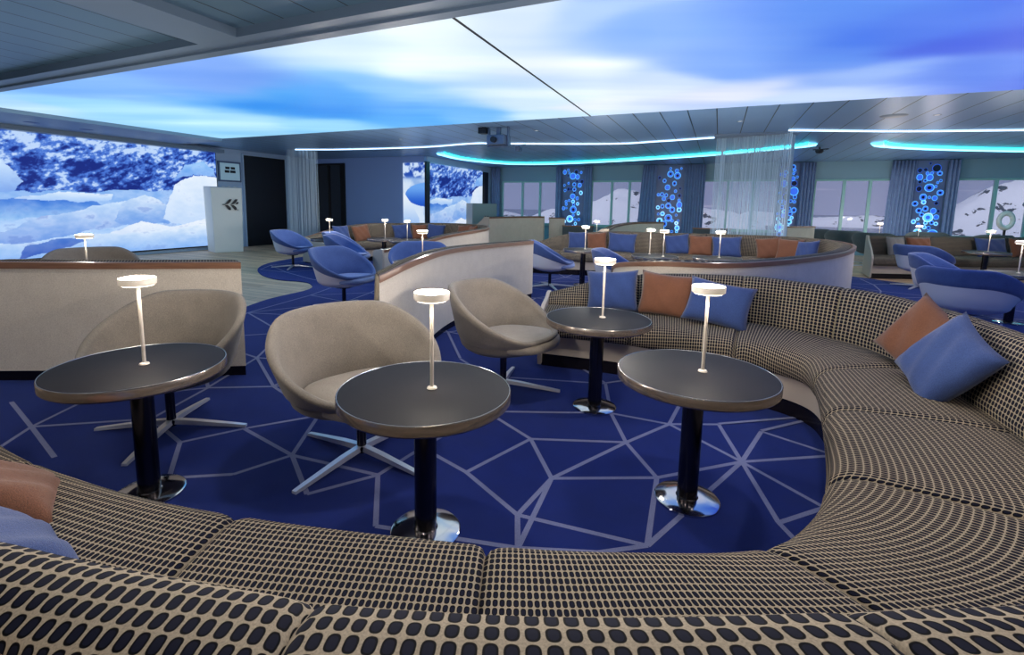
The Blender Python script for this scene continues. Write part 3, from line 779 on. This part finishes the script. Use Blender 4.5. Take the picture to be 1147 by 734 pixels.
# doors and doorway
d1 = structure(empty('door_1', (XL,9.6,0)), 'tall black door with thin pale frame')
MB().box((.0,-.62,.0),(.045,.70,2.38)).build('door_panel', M['black'], d1)
MB().box((.0,-.66,.0),(.06,-.625,2.42)).box((.0,.705,.0),(.06,.74,2.42)).box((.0,-.625,2.385),(.06,.705,2.42)).build('door_frame', M['walllight'], d1)
d2 = structure(empty('door_2', (-10.9,11.5,0)), 'dark glazed double doorway behind the far sofa')
MB().box((-.45,-.05,0),(-.38,0,2.36)).box((.52,-.05,0),(.68,0,2.36)).box((-.38,-.05,2.30),(.52,0,2.36)).box((.03,-.05,0),(.09,0,2.30)).build('door_frame', M['black'], d2)
MB().box((-.38,-.02,0),(.03,-.01,2.30)).box((.09,-.02,0),(.52,-.01,2.30)).build('door_glass', M['blackglass'], d2)

# podiums with the arrow emblem
def emblem(parent, x, y0, z0, s, sgn=1):
    """two swept arrow feathers; drawn in the y-z plane of a panel facing +x"""
    mb = MB()
    def poly(P):
        n = len(P); v = [(x, y0+p[0]*s*sgn, z0+p[1]*s) for p in P]+[(x+.006, y0+p[0]*s*sgn, z0+p[1]*s) for p in P]
        mb.add(v, [tuple(range(n)), tuple(range(n,2*n))[::-1]]+[(i,(i+1)%n,(i+1)%n+n,i+n) for i in range(n)])
    for o in (0.0, .62):
        poly([(o+.0,.0),(o+.52,.62),(o+.78,.62),(o+.62,.30),(o+.34,.06)])
        poly([(o+.0,-.02),(o+.34,-.06),(o+.62,-.34),(o+.66,-.62),(o+.42,-.62)])
    poly([(-.28,.04),(.0,.04),(.04,-.06),(-.2,-.04)]); poly([(1.30,.30),(1.50,.30),(1.40,.06),(1.12,.06)])
    poly([(1.34,-.55),(1.42,-.55),(1.42,-.64),(1.34,-.64)])
    o = mb.build('emblem', M['logo'], parent)
    bm = bmesh.new(); bm.from_mesh(o.data); bmesh.ops.recalc_face_normals(bm, faces=bm.faces); bm.to_mesh(o.data); bm.free()
    return o
p1 = thing('podium', 'tall white podium with a dark double-arrow emblem in front of the glacier screen', 'podium', (-10.62,7.82,0), R(-24))
b1 = MB(); b1.add([(-.26,-.34,0),(.26,-.30,0),(.26,.30,0),(-.26,.34,0),(-.27,-.36,1.53),(.28,-.32,1.50),(.28,.33,1.50),(-.27,.36,1.53)], [(0,3,2,1),(4,5,6,7),(0,1,5,4),(1,2,6,5),(2,3,7,6),(3,0,4,7)])
bevel(b1.build('podium_body', M['white'], p1), .012)
emblem(p1, .279, -.06, 1.12, .20)
p1e = [o for o in bpy.data.objects if o.name.startswith('emblem')][0]; p1e.rotation_euler = (0,R(1.5),0)
p2 = thing('podium', 'grey podium with a dark emblem in the far corner beside the ice picture', 'podium', (-7.05,14.3,0), R(-20))
bevel(MB().box((-.15,-.55,0),(.15,.55,1.24)).build('podium_body', M['podgrey'], p2), .012)
emblem(p2, .152, -.10, .72, .19)
# framed notice
fn = thing('notice_screen', 'small framed information screen on the wall above the white podium', 'screen', (XL,8.58,1.93))
MB().box((0,-.31,-.25),(.04,.31,.25)).build('screen_frame', M['metal_dark'], fn)
MB().box((.041,-.27,-.21),(.044,.27,.21)).build('screen_face', mat('notice_picture', (120,150,165), .3, emit=(120,150,168), es=.6), fn)
tx = MB()
for i, (a, b) in enumerate([(-.13,-.01),(.02,.14)]): tx.box((.045,a,.06),(.047,b,.12))
for i, (a, b) in enumerate([(-.15,-.02),(.0,.15)]): tx.box((.045,a,-.03),(.047,b,.035))
tx.build('text_lines', M['logo'], fn)
tag(MB().box((XL,8.36,1.42),(XL+.02,8.42,1.56)).box((XL,8.52,1.42),(XL+.02,8.58,1.56)).box((XL,8.68,1.42),(XL+.02,8.74,1.56)).build('switch_plate', M['white']), 'row of pale switches on the wall just above the white podium', 'switch')

# ------------------------------------------------------------------ carpet with its line network
CZ = .012
cout = [(-3.4,2.0),(-4.1,2.5),(-4.55,3.0),(-4.76,3.6),(-4.97,4.2),(-5.06,4.92),(-5.41,5.28),(-5.72,5.36),(-6.1,5.32),(-6.68,5.52),(-7.37,6.0),(-7.85,6.6),(-8.1,7.32),(-8.2,8.09),(-7.9,9.2),(-7.2,10.2),(-5,11.2),(-2,11.6),(1,11.2),(2.3,10.6),(3.5,9.7),(6,9.5),(7.5,7),(7,2),(5,-1),(-1,-1.5),(-5,-1),(-6,.2),(-5.2,1.0),(-4.1,1.5)]
cs = catmull(np.array(cout+cout[:1]), np.linspace(0, len(cout), len(cout)*5+1)[:-1])
NODES = [(.18,2.45),(.29,2.85),(.60,2.72),(.08,2.84),(-.17,2.72),(.29,2.01),(-.17,2.13),(.47,2.20),(-.35,2.40),(-.59,1.92),
 (-.15,1.66),(-.49,2.72),(-.62,3.18),(-.14,3.0),(-.63,1.62),(-1.29,1.61),(-1.76,1.57),(-1.97,1.95),(-1.46,1.37),(-1.08,1.33),
 (-1.25,1.90),(-.95,1.80),(-.56,1.45),(-.30,1.55),(-.45,1.2),(-2.08,1.20),(-2.35,1.42),(-1.86,1.34),(-2.2,1.66),(-3.2,1.19),
 (-3.7,1.3),(-3.35,1.50),(-2.72,1.08),(-3.05,1.0),(-2.75,1.52),(.75,2.0),(.45,1.7),(-1.52,2.25),(-2.05,2.6),(-1.15,2.42),
 (-.8,2.22),(-2.55,2.15),(-1.4,2.95),(-1.75,3.2),(-2.9,1.95)]
EDGES = [(0,1),(0,2),(0,3),(0,4),(0,5),(0,6),(0,7),(1,2),(4,3),(4,13),(4,11),(4,8),(8,9),(8,11),(8,6),(6,9),(6,10),(10,0),(10,14),(9,14),
 (14,21),(14,22),(15,16),(15,18),(15,19),(15,20),(21,20),(16,28),(16,27),(16,17),(16,18),(25,26),(25,27),(26,28),(26,34),(29,30),(29,31),(29,33),
 (29,32),(29,34),(28,17),(41,44),(44,34),(17,37),(37,20),(39,40),(40,9),(38,41),(38,37),(42,43),(12,11),(39,42),(5,7),(35,7),(36,5),(12,42),(31,44),(8,40),(21,40),(20,39),(39,11),(9,22),(17,41),(22,23),(10,23),(19,22)]
pairs = [(NODES[a], NODES[b]) for a, b in EDGES]
hand = list(NODES); rr = random.Random(5); pts = []
def ccw(a,b,c): return (b[0]-a[0])*(c[1]-a[1])-(b[1]-a[1])*(c[0]-a[0])
def cross(p,q,r,s):
    if p in (r,s) or q in (r,s): return False
    return ccw(p,q,r)*ccw(p,q,s) < 0 and ccw(r,s,p)*ccw(r,s,q) < 0
for _ in range(6000):
    p = (rr.uniform(-8,5), rr.uniform(2.2,10.8))
    if all(math.dist(p,q) > .56 for q in pts) and all(math.dist(p,q) > .48 for q in hand) and bool(inpoly(np.array([p[0]]), np.array([p[1]]), cs)[0]): pts.append(p)
alln = pts+hand
for p in pts:
    near = sorted((q for q in alln if q != p), key=lambda q: math.dist(p,q))[:6]
    deg = 0; lim = rr.choice((3,3,4,5))
    for q in near:
        if deg >= lim: break
        if (p,q) in pairs or (q,p) in pairs: deg += 1; continue
        if not any(cross(p,q,r,s) for r, s in pairs): pairs.append((p,q)); deg += 1
cp = MB(); n = len(cs)
cp.prism([(float(a),float(b)) for a,b in cs], .001, CZ, 0)
for pi_, ((x0,y0),(x1,y1)) in enumerate(pairs):
    d = Vector((x1-x0,y1-y0)).normalized(); q = Vector((-d.y,d.x))*.0105
    zc = CZ+.0004+.00001*pi_
    cp.add([(x0-q.x,y0-q.y,zc),(x1-q.x,y1-q.y,zc),(x1+q.x,y1+q.y,zc),(x0+q.x,y0+q.y,zc)], [(0,1,2,3)], 1)
M['carpet'] = fabric_mat('carpet_blue', (0,17,80), (2,33,124), 500, 1.0, .15, .6)
M['carpet'].node_tree.nodes['Principled BSDF'].inputs['Sheen Tint'].default_value = (.2,.4,1,1)
M['carpet_line'] = fabric_mat('carpet_line', (92,98,142), (132,138,176), 300, 1.0, .1, .4)
tag(cp.build('carpet', [M['carpet'], M['carpet_line']]), 'deep blue carpet with a network of pale lines meeting in stars', 'carpet')

# ------------------------------------------------------------------ lines and coves of light
def strip(name, label, line, z, w, h, m, cat='ceiling light'):
    P = catmull(np.array(line), np.linspace(0,len(line)-1,(len(line)-1)*8+1)); n = len(P); v = []
    tg = np.gradient(P, axis=0); tg /= np.linalg.norm(tg,axis=1)[:,None]; nm = np.stack([-tg[:,1],tg[:,0]],1)*w/2
    for i in range(n):
        a = P[i]-nm[i]; b = P[i]+nm[i]
        v += [P3(a,z),P3(b,z),P3(b,z-h),P3(a,z-h)]
    f = []
    for i in range(n-1):
        for j in range(4): f.append((i*4+j,i*4+(j+1)%4,(i+1)*4+(j+1)%4,(i+1)*4+j))
    f += [(0,1,2,3),tuple(range((n-1)*4,n*4))[::-1]]
    return tag(mesh(name, v, f, m, smooth=False), label, cat)
strip('light_line', 'thin white curved light line across the slatted ceiling, left of the string curtain', [(-9.7,9.15),(-8.5,9.48),(-6.3,9.65),(-4.85,9.4),(-4.25,9.62),(-2.16,10.3),(-1.2,10.2),(-.1,9.95)], 2.497, .035, .02, M['line_white'])
strip('light_line', 'thin white light line across the ceiling, right of the string curtain', [(.96,9.4),(2.56,10.05),(4.3,10.5),(7,11.2)], 2.497, .045, .02, M['line_white'])
for nm, lb, line, ln2 in (('cove_light','long turquoise glowing cove sweeping from the ice picture to the string curtain',
     [(-6.5,11.0),(-6.6,12.3),(-6.2,13.6),(-5.6,14.15),(-4.6,14.25),(-2.5,13.75),(-.3,12.8),(1.2,11.75),(1.5,11.4)], None),
     ('cove_light','turquoise glowing cove at the upper right', [(2.8,11.65),(3.0,12.0),(3.95,12.75),(5.6,13.6),(7.6,14.3),(9.6,14.6)], None)):
    P = catmull(np.array(line), np.linspace(0,len(line)-1,(len(line)-1)*10+1))
    root = thing(nm, lb, 'cove light', (float(P[0,0]),float(P[0,1]),0))
    tg = np.gradient(P,axis=0); tg /= np.linalg.norm(tg,axis=1)[:,None]; nn = np.stack([-tg[:,1],tg[:,0]],1)
    O = np.array([P[0,0],P[0,1]])
    for part, prof, m in (('light_band', [(-.02,2.5),(-.02,2.462),(.02,2.462),(.02,2.5)], M['line_teal']), ('cove_lip', [(.03,2.5),(.03,2.452),(.20,2.452),(.24,2.5)], M['cove_soft'])):
        v = [P3(P[i]+nn[i]*d-O, z) for i in range(len(P)) for d, z in prof]
        mesh(part, v, grid_faces(len(P), 4), m, root, smooth=False)

# ------------------------------------------------------------------ curtains, string curtains, bubble columns
def curtain(x0, x1, y, z0, z1, label, flare=0.0):
    n = max(16, int((x1-x0)/.012)); v = []; per = .075; zz = [z1, z1-.4, z1-1.0, z0+.5, z0]
    for i in range(n+1):
        u = i/n
        for j, z in enumerate(zz):
            k = j/(len(zz)-1); sp = 1+abs(flare)*k; cx = (x0 if flare >= 0 else x1)
            X = (x0+(x1-x0)*u); X = (x1-(x1-X)*sp) if flare < 0 else (x0+(X-x0)*sp) if flare > 0 else X
            v.append((X-(x0+x1)/2, .04*math.sin(2*PI*(x1-x0)*u/per)+.008*math.sin(7*u+3*k), z))
    o = mesh('curtain', v, grid_faces(n+1, len(zz)), M['curtain']); o.location = ((x0+x1)/2, y, 0)
    s = o.modifiers.new('s','SOLIDIFY'); s.thickness = .006
    tag(o, label, 'curtain', 'pleated window curtains'); return o
for x0, x1, fl, l in [(-7.38,-7.04,0,'pleated blue curtain in the corner left of the first window'),(-5.0,-4.80,0,'narrow curtain right of the first window'),(-4.04,-3.80,0,'pleated curtain left of the mountain window'),
        (-2.2,-1.80,-.35,'slanting curtain at the right of the mountain window'),(-1.0,-.42,0,'wide dark curtain right of the second bubble column'),(1.98,2.32,0,'curtain between the third bubble column and its window'),
        (3.98,4.47,-.15,'wide slanting curtain left of the big bubble column'),(5.10,5.34,0,'curtain right of the big bubble column')]:
    curtain(x0, x1, YF-.16, .05, 2.48, l, fl)

def strings(name, label, path, spacing=.014, z1=2.495, z0=.02, bow=.0):
    L = [0]
    for a, b in zip(path[:-1], path[1:]): L.append(L[-1]+math.dist(a,b))
    n = int(L[-1]/spacing); mb = MB(); r3 = random.Random(2)
    for i in range(n+1):
        s = min(L[-1]-1e-6, i*L[-1]/n+r3.uniform(-.3,.3)*spacing); s = max(0, s)
        k = max(j for j in range(len(L)-1) if L[j] <= s); u = (s-L[k])/(L[k+1]-L[k])
        x = path[k][0]*(1-u)+path[k+1][0]*u; y = path[k][1]*(1-u)+path[k+1][1]*u
        w = r3.choice((.0018,.0022,.003,.005)); y += r3.uniform(-.04,.04); dx = r3.uniform(-.015,.015)
        p = [(x,y,z1),(x+dx*.3,y,(z0+z1)/2),(x+dx,y,z0)]
        mb.tube(p, w, 4)
    o = mb.build(name, M['string']); tag(o, label, 'string curtain', kind='stuff'); return o
strings('string_curtain', 'shimmering string curtain hanging from the ceiling behind the U-shaped sofa', [(-.12,9.98),(.2,9.90),(.85,9.72),(1.03,9.62),(1.12,9.95)], .009)
strings('string_curtain', 'string curtain hanging in front of the wall beside the black door', [(-10.15,9.3),(-9.85,9.12),(-9.5,9.3),(-9.45,9.6)], .012)
tag(MB().box((-.16,9.60,2.47),(1.15,10.02,2.5)).build('curtain_track', M['ceil_plain']), 'flat ceiling track from which the string curtain by the U-shaped sofa hangs', 'curtain track')

cols = [(-4.80,-4.05,'first bubble column, leftmost, narrow pale blue light panel between curtains'),(-1.80,-1.0,'second bubble column right of the mountain window'),(1.45,1.98,'third bubble column partly hidden by the string curtain'),(4.47,5.10,'largest bubble column at the right with bright blue rings')]
mbk = mat('bubble_panel_back', (104,122,164), .3)
ring_m = [mat('bubble_dim', (10,16,60), .3), mat('bubble_blue', (60,110,230), .3, emit=(50,98,220), es=.8), mat('bubble_bright', (90,190,255), .3, emit=(92,188,255), es=1.15), mat('bubble_white', (180,225,255), .3, emit=(176,226,255), es=1.2)]
for ci, (a, b, l) in enumerate(cols):
    r = thing('bubble_column', l, 'light column', ((a+b)/2, YF-.07, 0), 0, 'illuminated bubble columns')
    h = (b-a)/2
    MB().box((-h,-.02,.1),(h,.06,2.48)).build('back_panel', mbk, r)
    r4 = random.Random(11+ci); mb = MB(); placed = []
    for _ in range(900):
        z = .2+2.2*r4.random()**1.15; x = r4.uniform(-h+.07,h-.07); t = 1-(z-.2)/2.2
        rad = (.04+.10*r4.random()**1.3)*(.75+.3*t)
        if any(math.hypot(x-p[0],z-p[1]) < (rad+p[2])*.86 for p in placed) or abs(x)+rad > h: continue
        if len(placed) > 44: break
        placed.append((x,z,rad))
        q = r4.random()*.9+t*.60
        k = 3 if q > 1.30 else 2 if q > .98 else 1 if q > .38 else 0
        n = 20; y = -.03-.015*r4.random(); sx = r4.uniform(.8,1.0)
        for r0, r1, kk, yy in ((0,rad*.42,0 if r4.random() < .55 else min(k,1),y-.004),(rad*.42,rad*.86,k,y),(rad*.86,rad,min(3,k+1),y-.003)):
            v = []
            for i in range(n):
                an = 2*PI*i/n
                v += [(x+math.cos(an)*r0*sx,yy,z+math.sin(an)*r0),(x+math.cos(an)*r1*sx,yy,z+math.sin(an)*r1)]
            mb.add(v, [(2*i,(2*i+2)%(2*n),(2*i+3)%(2*n),2*i+1) for i in range(n)], kk)
    mb.build('bubble_pattern', ring_m, r)

# ------------------------------------------------------------------ ceiling hardware
pj_ = thing('ceiling_projector', 'grey box projector in a bracket hanging from the ceiling in the middle', 'projector', (-3.47,7.65,0))
pb = bevel_(MB().box((-.16,-.14,2.20),(.16,.16,2.36)).build('projector_body', M['metal_dark'], pj_), .012)
MB().box((-.19,-.03,2.18),(-.165,.03,2.5)).box((.165,-.03,2.18),(.19,.03,2.5)).box((-.19,-.03,2.17),(.19,.03,2.19)).box((-.03,-.03,2.37),(.03,.03,2.5)).build('bracket', M['metal_dark'], pj_)
MB().box((-.34,-.10,2.40),(-.20,.04,2.499)).build('junction_box', M['box_black'], pj_)
ln_ = MB().lathe([(0,0),(.05,0),(.05,.05),(0,.05)],20).build('lens', M['box_black'], pb, True); ln_.location=(-.02,-.14,2.28); ln_.rotation_euler=(PI/2,0,0)
cm = thing('camera_mount', 'small dark device on a wire bracket below the ceiling, right of the projector', 'ceiling device', (-3.95,9.75,0))
MB().tube([(0,0,2.5),(0,0,2.42)],.012).tube([(-.14,0,2.46),(.16,0,2.47)],.012).build('bracket', M['metal_dark'], cm)
MB().box((-.04,-.10,2.34),(.05,.08,2.42)).build('device_head', M['metal_dark'], cm)
cm = thing('ceiling_camera', 'small black camera under the ceiling right of the string curtain', 'camera', (1.83,12.2,0))
MB().tube([(0,0,2.5),(0,0,2.45)],.02).tube([(-.12,0,2.45),(.16,0,2.46)],.01).build('bracket', M['box_black'], cm)
MB().lathe([(0,2.37),(.05,2.375),(.075,2.41),(.075,2.45),(0,2.45)],20).build('camera_body', M['box_black'], cm, True)
for i, (x, y, l) in enumerate([(-10.5,4.35,'round ceiling speaker nearest the left edge above the glacier screen'),(-10.55,5.15,'round ceiling speaker second from the left above the glacier screen'),(-10.57,7.11,'round ceiling speaker near the right end of the glacier screen')]):
    tag(MB().lathe([(0,2.432),(.09,2.432),(.11,2.44),(0,2.44)],24,(x,y,0)).build('ceiling_speaker', M['metal_dark'], None, True), l, 'ceiling speaker', 'ceiling speakers')
tag(MB().lathe([(0,2.49),(.14,2.49),(.16,2.5),(0,2.5)],28,(2.1,8.5,0)).build('ceiling_vent', M['ceil_plain'], None, True), 'round flush disc in the slatted ceiling at the upper right', 'vent')
rg = MB(); nn = 28
v = []; f = []
for i in range(nn):
    a = 2*PI*i/nn
    for j in range(8):
        b = 2*PI*j/8; v.append(((.12+.05*math.cos(b))*math.cos(a), .05*math.sin(b), (.17+.06*math.cos(b))*math.sin(a)))
for i in range(nn):
    for j in range(8): f.append((i*8+j,i*8+(j+1)%8,((i+1)%nn)*8+(j+1)%8,((i+1)%nn)*8+j))
rn = thing('ring_ornament', 'white ring-shaped ornament on a dark stand before the rightmost window', 'ornament', (6.1,15.2,0))
o = mesh('ring', v, f, M['white'], rn); o.location = (0,0,1.02)
MB().lathe([(0,0),(.16,0),(.16,.02),(.025,.03),(.025,.81),(0,.81)],20).build('stand', M['box_black'], rn, True)
# low partition slabs between far sofas
for x0,y0,x1,y1,z,m,l in [(-4.55,13.75,-4.1,13.85,.86,'shellfab','low grey partition panel left of the first bubble column'),(-4.0,13.3,-3.15,13.4,.66,'slate_fab','dark low bench back below the first bubble column'),
                    (-.55,12.9,.3,13.0,.72,'slate_fab','dark low bench back left of the string curtain'),(1.35,12.2,1.95,12.8,.84,'shellfab','low pale partition right of the string curtain below the third bubble column')]:
    a = math.atan2(y1-y0,x1-x0); L = math.hypot(x1-x0,y1-y0)
    r = thing('low_partition', l, 'partition', (x0,y0,0), a)
    bevel(MB().box((0,-.04,.0),(L,.04,z-.03)).build('panel', M[m], r), .01); bevel(MB().box((-.01,-.05,z-.03),(L+.01,.05,z)).build('top_rail', M['trimwood'], r), .005)

# ------------------------------------------------------------------ outside
def terrain(name, label, cx, cy, w, d, H, seed, peak, nx=110, ny=60, base=-30):
    u, v = np.meshgrid(np.linspace(0,1,nx), np.linspace(0,1,ny), indexing='ij'); u=u.ravel(); v=v.ravel()
    n = fbm(u*5, v*3, 6, seed, .55); e = np.exp(-((v-.5)/.22)**2)
    env = np.zeros_like(u)
    for pc, pw, ph in peak: env = np.maximum(env, ph*np.maximum(0, 1-np.abs((u-pc)/pw)**1.3))
    z = base+(H*env*(.55+.9*n))*e-2
    verts = np.stack([cx+(u-.5)*w, cy+(v-.5)*d, z],1)
    ob = mesh(name, verts.tolist(), grid_faces(nx,ny), M['mount'])
    tag(ob, label, 'mountain'); return ob
mm = mat('mountain_snow', (226,232,246), .85); t = NT(mm); ge = t.new('ShaderNodeNewGeometry'); tc = t.new('ShaderNodeTexCoord')
sp = t.new('ShaderNodeSeparateXYZ'); t.link(ge.outputs['Normal'], sp.inputs[0])
nz = t.noise(tc.outputs['Object'], .11, 5, .6)
rk = t.math('GREATER_THAN', nz, .60)
t.link(t.mix(rk, lin((224,230,246)), lin((44,46,66))), t.b.inputs['Base Color']); M['mount'] = mm
MB().box((-1500,17,-12.2),(1500,1500,-12)).build('sea', M['sea']); bpy.data.objects['sea']['kind'] = 'stuff'; bpy.data.objects['sea']['label'] = 'calm grey-blue sea outside the windows'; bpy.data.objects['sea']['category'] = 'sea'
terrain('snow_mountain', 'white snowy mountain seen through the second window', -60, 330, 170, 110, 27, 4, [(.5,.30,1.0),(.28,.25,.6),(.8,.3,.55)], base=-12)
terrain('snow_mountain', 'snow slope with dark rock bands seen through the rightmost window', 178, 360, 190, 120, 38, 8, [(.42,.36,1.0),(.8,.4,.55)], base=-12)
terrain('snow_mountain', 'low snowy ridge seen through the window with small dark rocks', 72, 480, 150, 100, 13, 15, [(.3,.6,.9),(.7,.5,.9)], base=-12)
terrain('snow_mountain', 'faint low ice hills seen through the first window', -200, 420, 200, 110, 12, 23, [(.5,.3,1.0),(.8,.2,.6)], base=-12)
W = bpy.data.worlds.new('dusk'); bpy.context.scene.world = W; W.use_nodes = True
nt = W.node_tree; bg = nt.nodes['Background']
tc = nt.nodes.new('ShaderNodeTexCoord'); sp = nt.nodes.new('ShaderNodeSeparateXYZ'); nt.links.new(tc.outputs['Generated'], sp.inputs[0])
cr = nt.nodes.new('ShaderNodeValToRGB'); nt.links.new(sp.outputs[2], cr.inputs[0])
cr.color_ramp.elements[0].position = 0.0; cr.color_ramp.elements[0].color = (*lin((150,158,205)),1)
cr.color_ramp.elements[1].position = .25; cr.color_ramp.elements[1].color = (*lin((140,150,192)),1)
mp = nt.nodes.new('ShaderNodeMapping'); mp.inputs['Scale'].default_value = (2,2,40); nt.links.new(tc.outputs['Generated'], mp.inputs[0])
ns = nt.nodes.new('ShaderNodeTexNoise'); ns.inputs['Scale'].default_value = 2.5; nt.links.new(mp.outputs[0], ns.inputs['Vector'])
c2 = nt.nodes.new('ShaderNodeValToRGB'); nt.links.new(ns.outputs['Fac'], c2.inputs[0]); c2.color_ramp.elements[0].position = .62; c2.color_ramp.elements[1].position = .75
c2.color_ramp.elements[0].color = (0,0,0,1); c2.color_ramp.elements[1].color = (.22,.2,.2,1)
ad = nt.nodes.new('ShaderNodeMix'); ad.data_type = 'RGBA'; ad.blend_type = 'ADD'; ad.inputs['Factor'].default_value = 1
nt.links.new(cr.outputs[0], ad.inputs[6]); nt.links.new(c2.outputs[0], ad.inputs[7]); nt.links.new(ad.outputs[2], bg.inputs[0]); bg.inputs[1].default_value = .72

sl = bpy.data.lights.new('dusk_sun','SUN'); sl.energy = 1.9; sl.color = (1,.96,.95); sl.angle = R(1)
so = link(bpy.data.objects.new('sun', sl)); so.rotation_euler = (R(62),0,R(-22))
# ------------------------------------------------------------------ lights of the room and added far fill downlights
def downlight(x, y, z, power, label, col=(1,.92,.84), size=.08, spot=130):
    r = thing('downlight', label, 'ceiling light', (x,y,z), 0, 'recessed downlights')
    MB().lathe([(0,-.002),(.034,-.002)],24).build('lens', M['downlight'], r, True)
    MB().lathe([(.034,-.002),(.038,-.005),(.048,-.004),(.050,0.0)],24).build('trim_ring', M['ceil_plain'], r, True)
    l = bpy.data.lights.new('downlight_source','SPOT'); l.energy = power; l.color = col; l.spot_size = R(spot); l.spot_blend = .6; l.shadow_soft_size = size
    o = link(bpy.data.objects.new('light_source', l), r); o.location = (0,0,-.03)
for x, y, p in [(-.6,-.6,56),(1.6,.4,50),(-2.6,-.4,46),(1.9,2.2,50),(-1.2,1.9,60),(.3,2.3,52),(-4.4,.4,44)]:
    downlight(x, y, 2.53, p, 'recessed warm downlight in the slatted ceiling over the foreground sofa')
for x, y, p in [(-3.0,8.2,80),(.2,8.3,85),(2.6,8.6,80),(-6.0,8.4,70),(4.9,9.0,60),(-2.6,11.6,50),(1.2,13.6,50)]:  # added to brighten the far half, no such fittings in this ceiling
    downlight(x, y, 2.5, p, 'added fill downlight in the far slatted ceiling behind the luminous sky', (1,.93,.88))
# glow of the lamps on the foreground tables
for o in [o for o in bpy.data.objects if o.get('category') == 'lamp']:
    l = bpy.data.lights.get('lamp_glow_source') or bpy.data.lights.new('lamp_glow_source','SPOT')
    l.energy = 8; l.color = (1,.88,.74); l.spot_size = R(150); l.spot_blend = .8; l.shadow_soft_size = .04
    q = link(bpy.data.objects.new('light_source', l), o); q.location = (0,0,.308)
    l = bpy.data.lights.get('lamp_uplight') or bpy.data.lights.new('lamp_uplight','POINT')
    l.energy = 23; l.color = (1,.92,.84); l.shadow_soft_size = .02
    q = link(bpy.data.objects.new('light_source', l), o); q.location = (0,0,.372)

# ------------------------------------------------------------------ camera
cam = bpy.data.cameras.new('camera'); co = bpy.data.objects.new('camera', cam); C.objects.link(co)
right = Vector((0.9105550932441061,0.4130982828686043,0.01546708952026019)); up = Vector((-0.06798926102347475,0.1127468271188155,0.9912949174489506)); back = Vector((0.40776584294636425,-0.9036802319768041,0.13074844466245292))
mt = Matrix((right, up, back)).transposed().to_4x4(); mt.translation = (0,0,LEVEL)
co.matrix_world = mt
cam.sensor_width = 36; cam.lens = 542.5167/1147*36
cam.shift_x = (573.5-557.321)/1147; cam.shift_y = -(367-301.102)/1147
cam.clip_start = .02; cam.clip_end = 3000
sc = bpy.context.scene; sc.camera = co
sc.view_settings.view_transform = 'Standard'; sc.view_settings.look = 'None'; sc.view_settings.gamma = 1; sc.view_settings.exposure = 0.0
sc.view_settings.use_curve_mapping = False
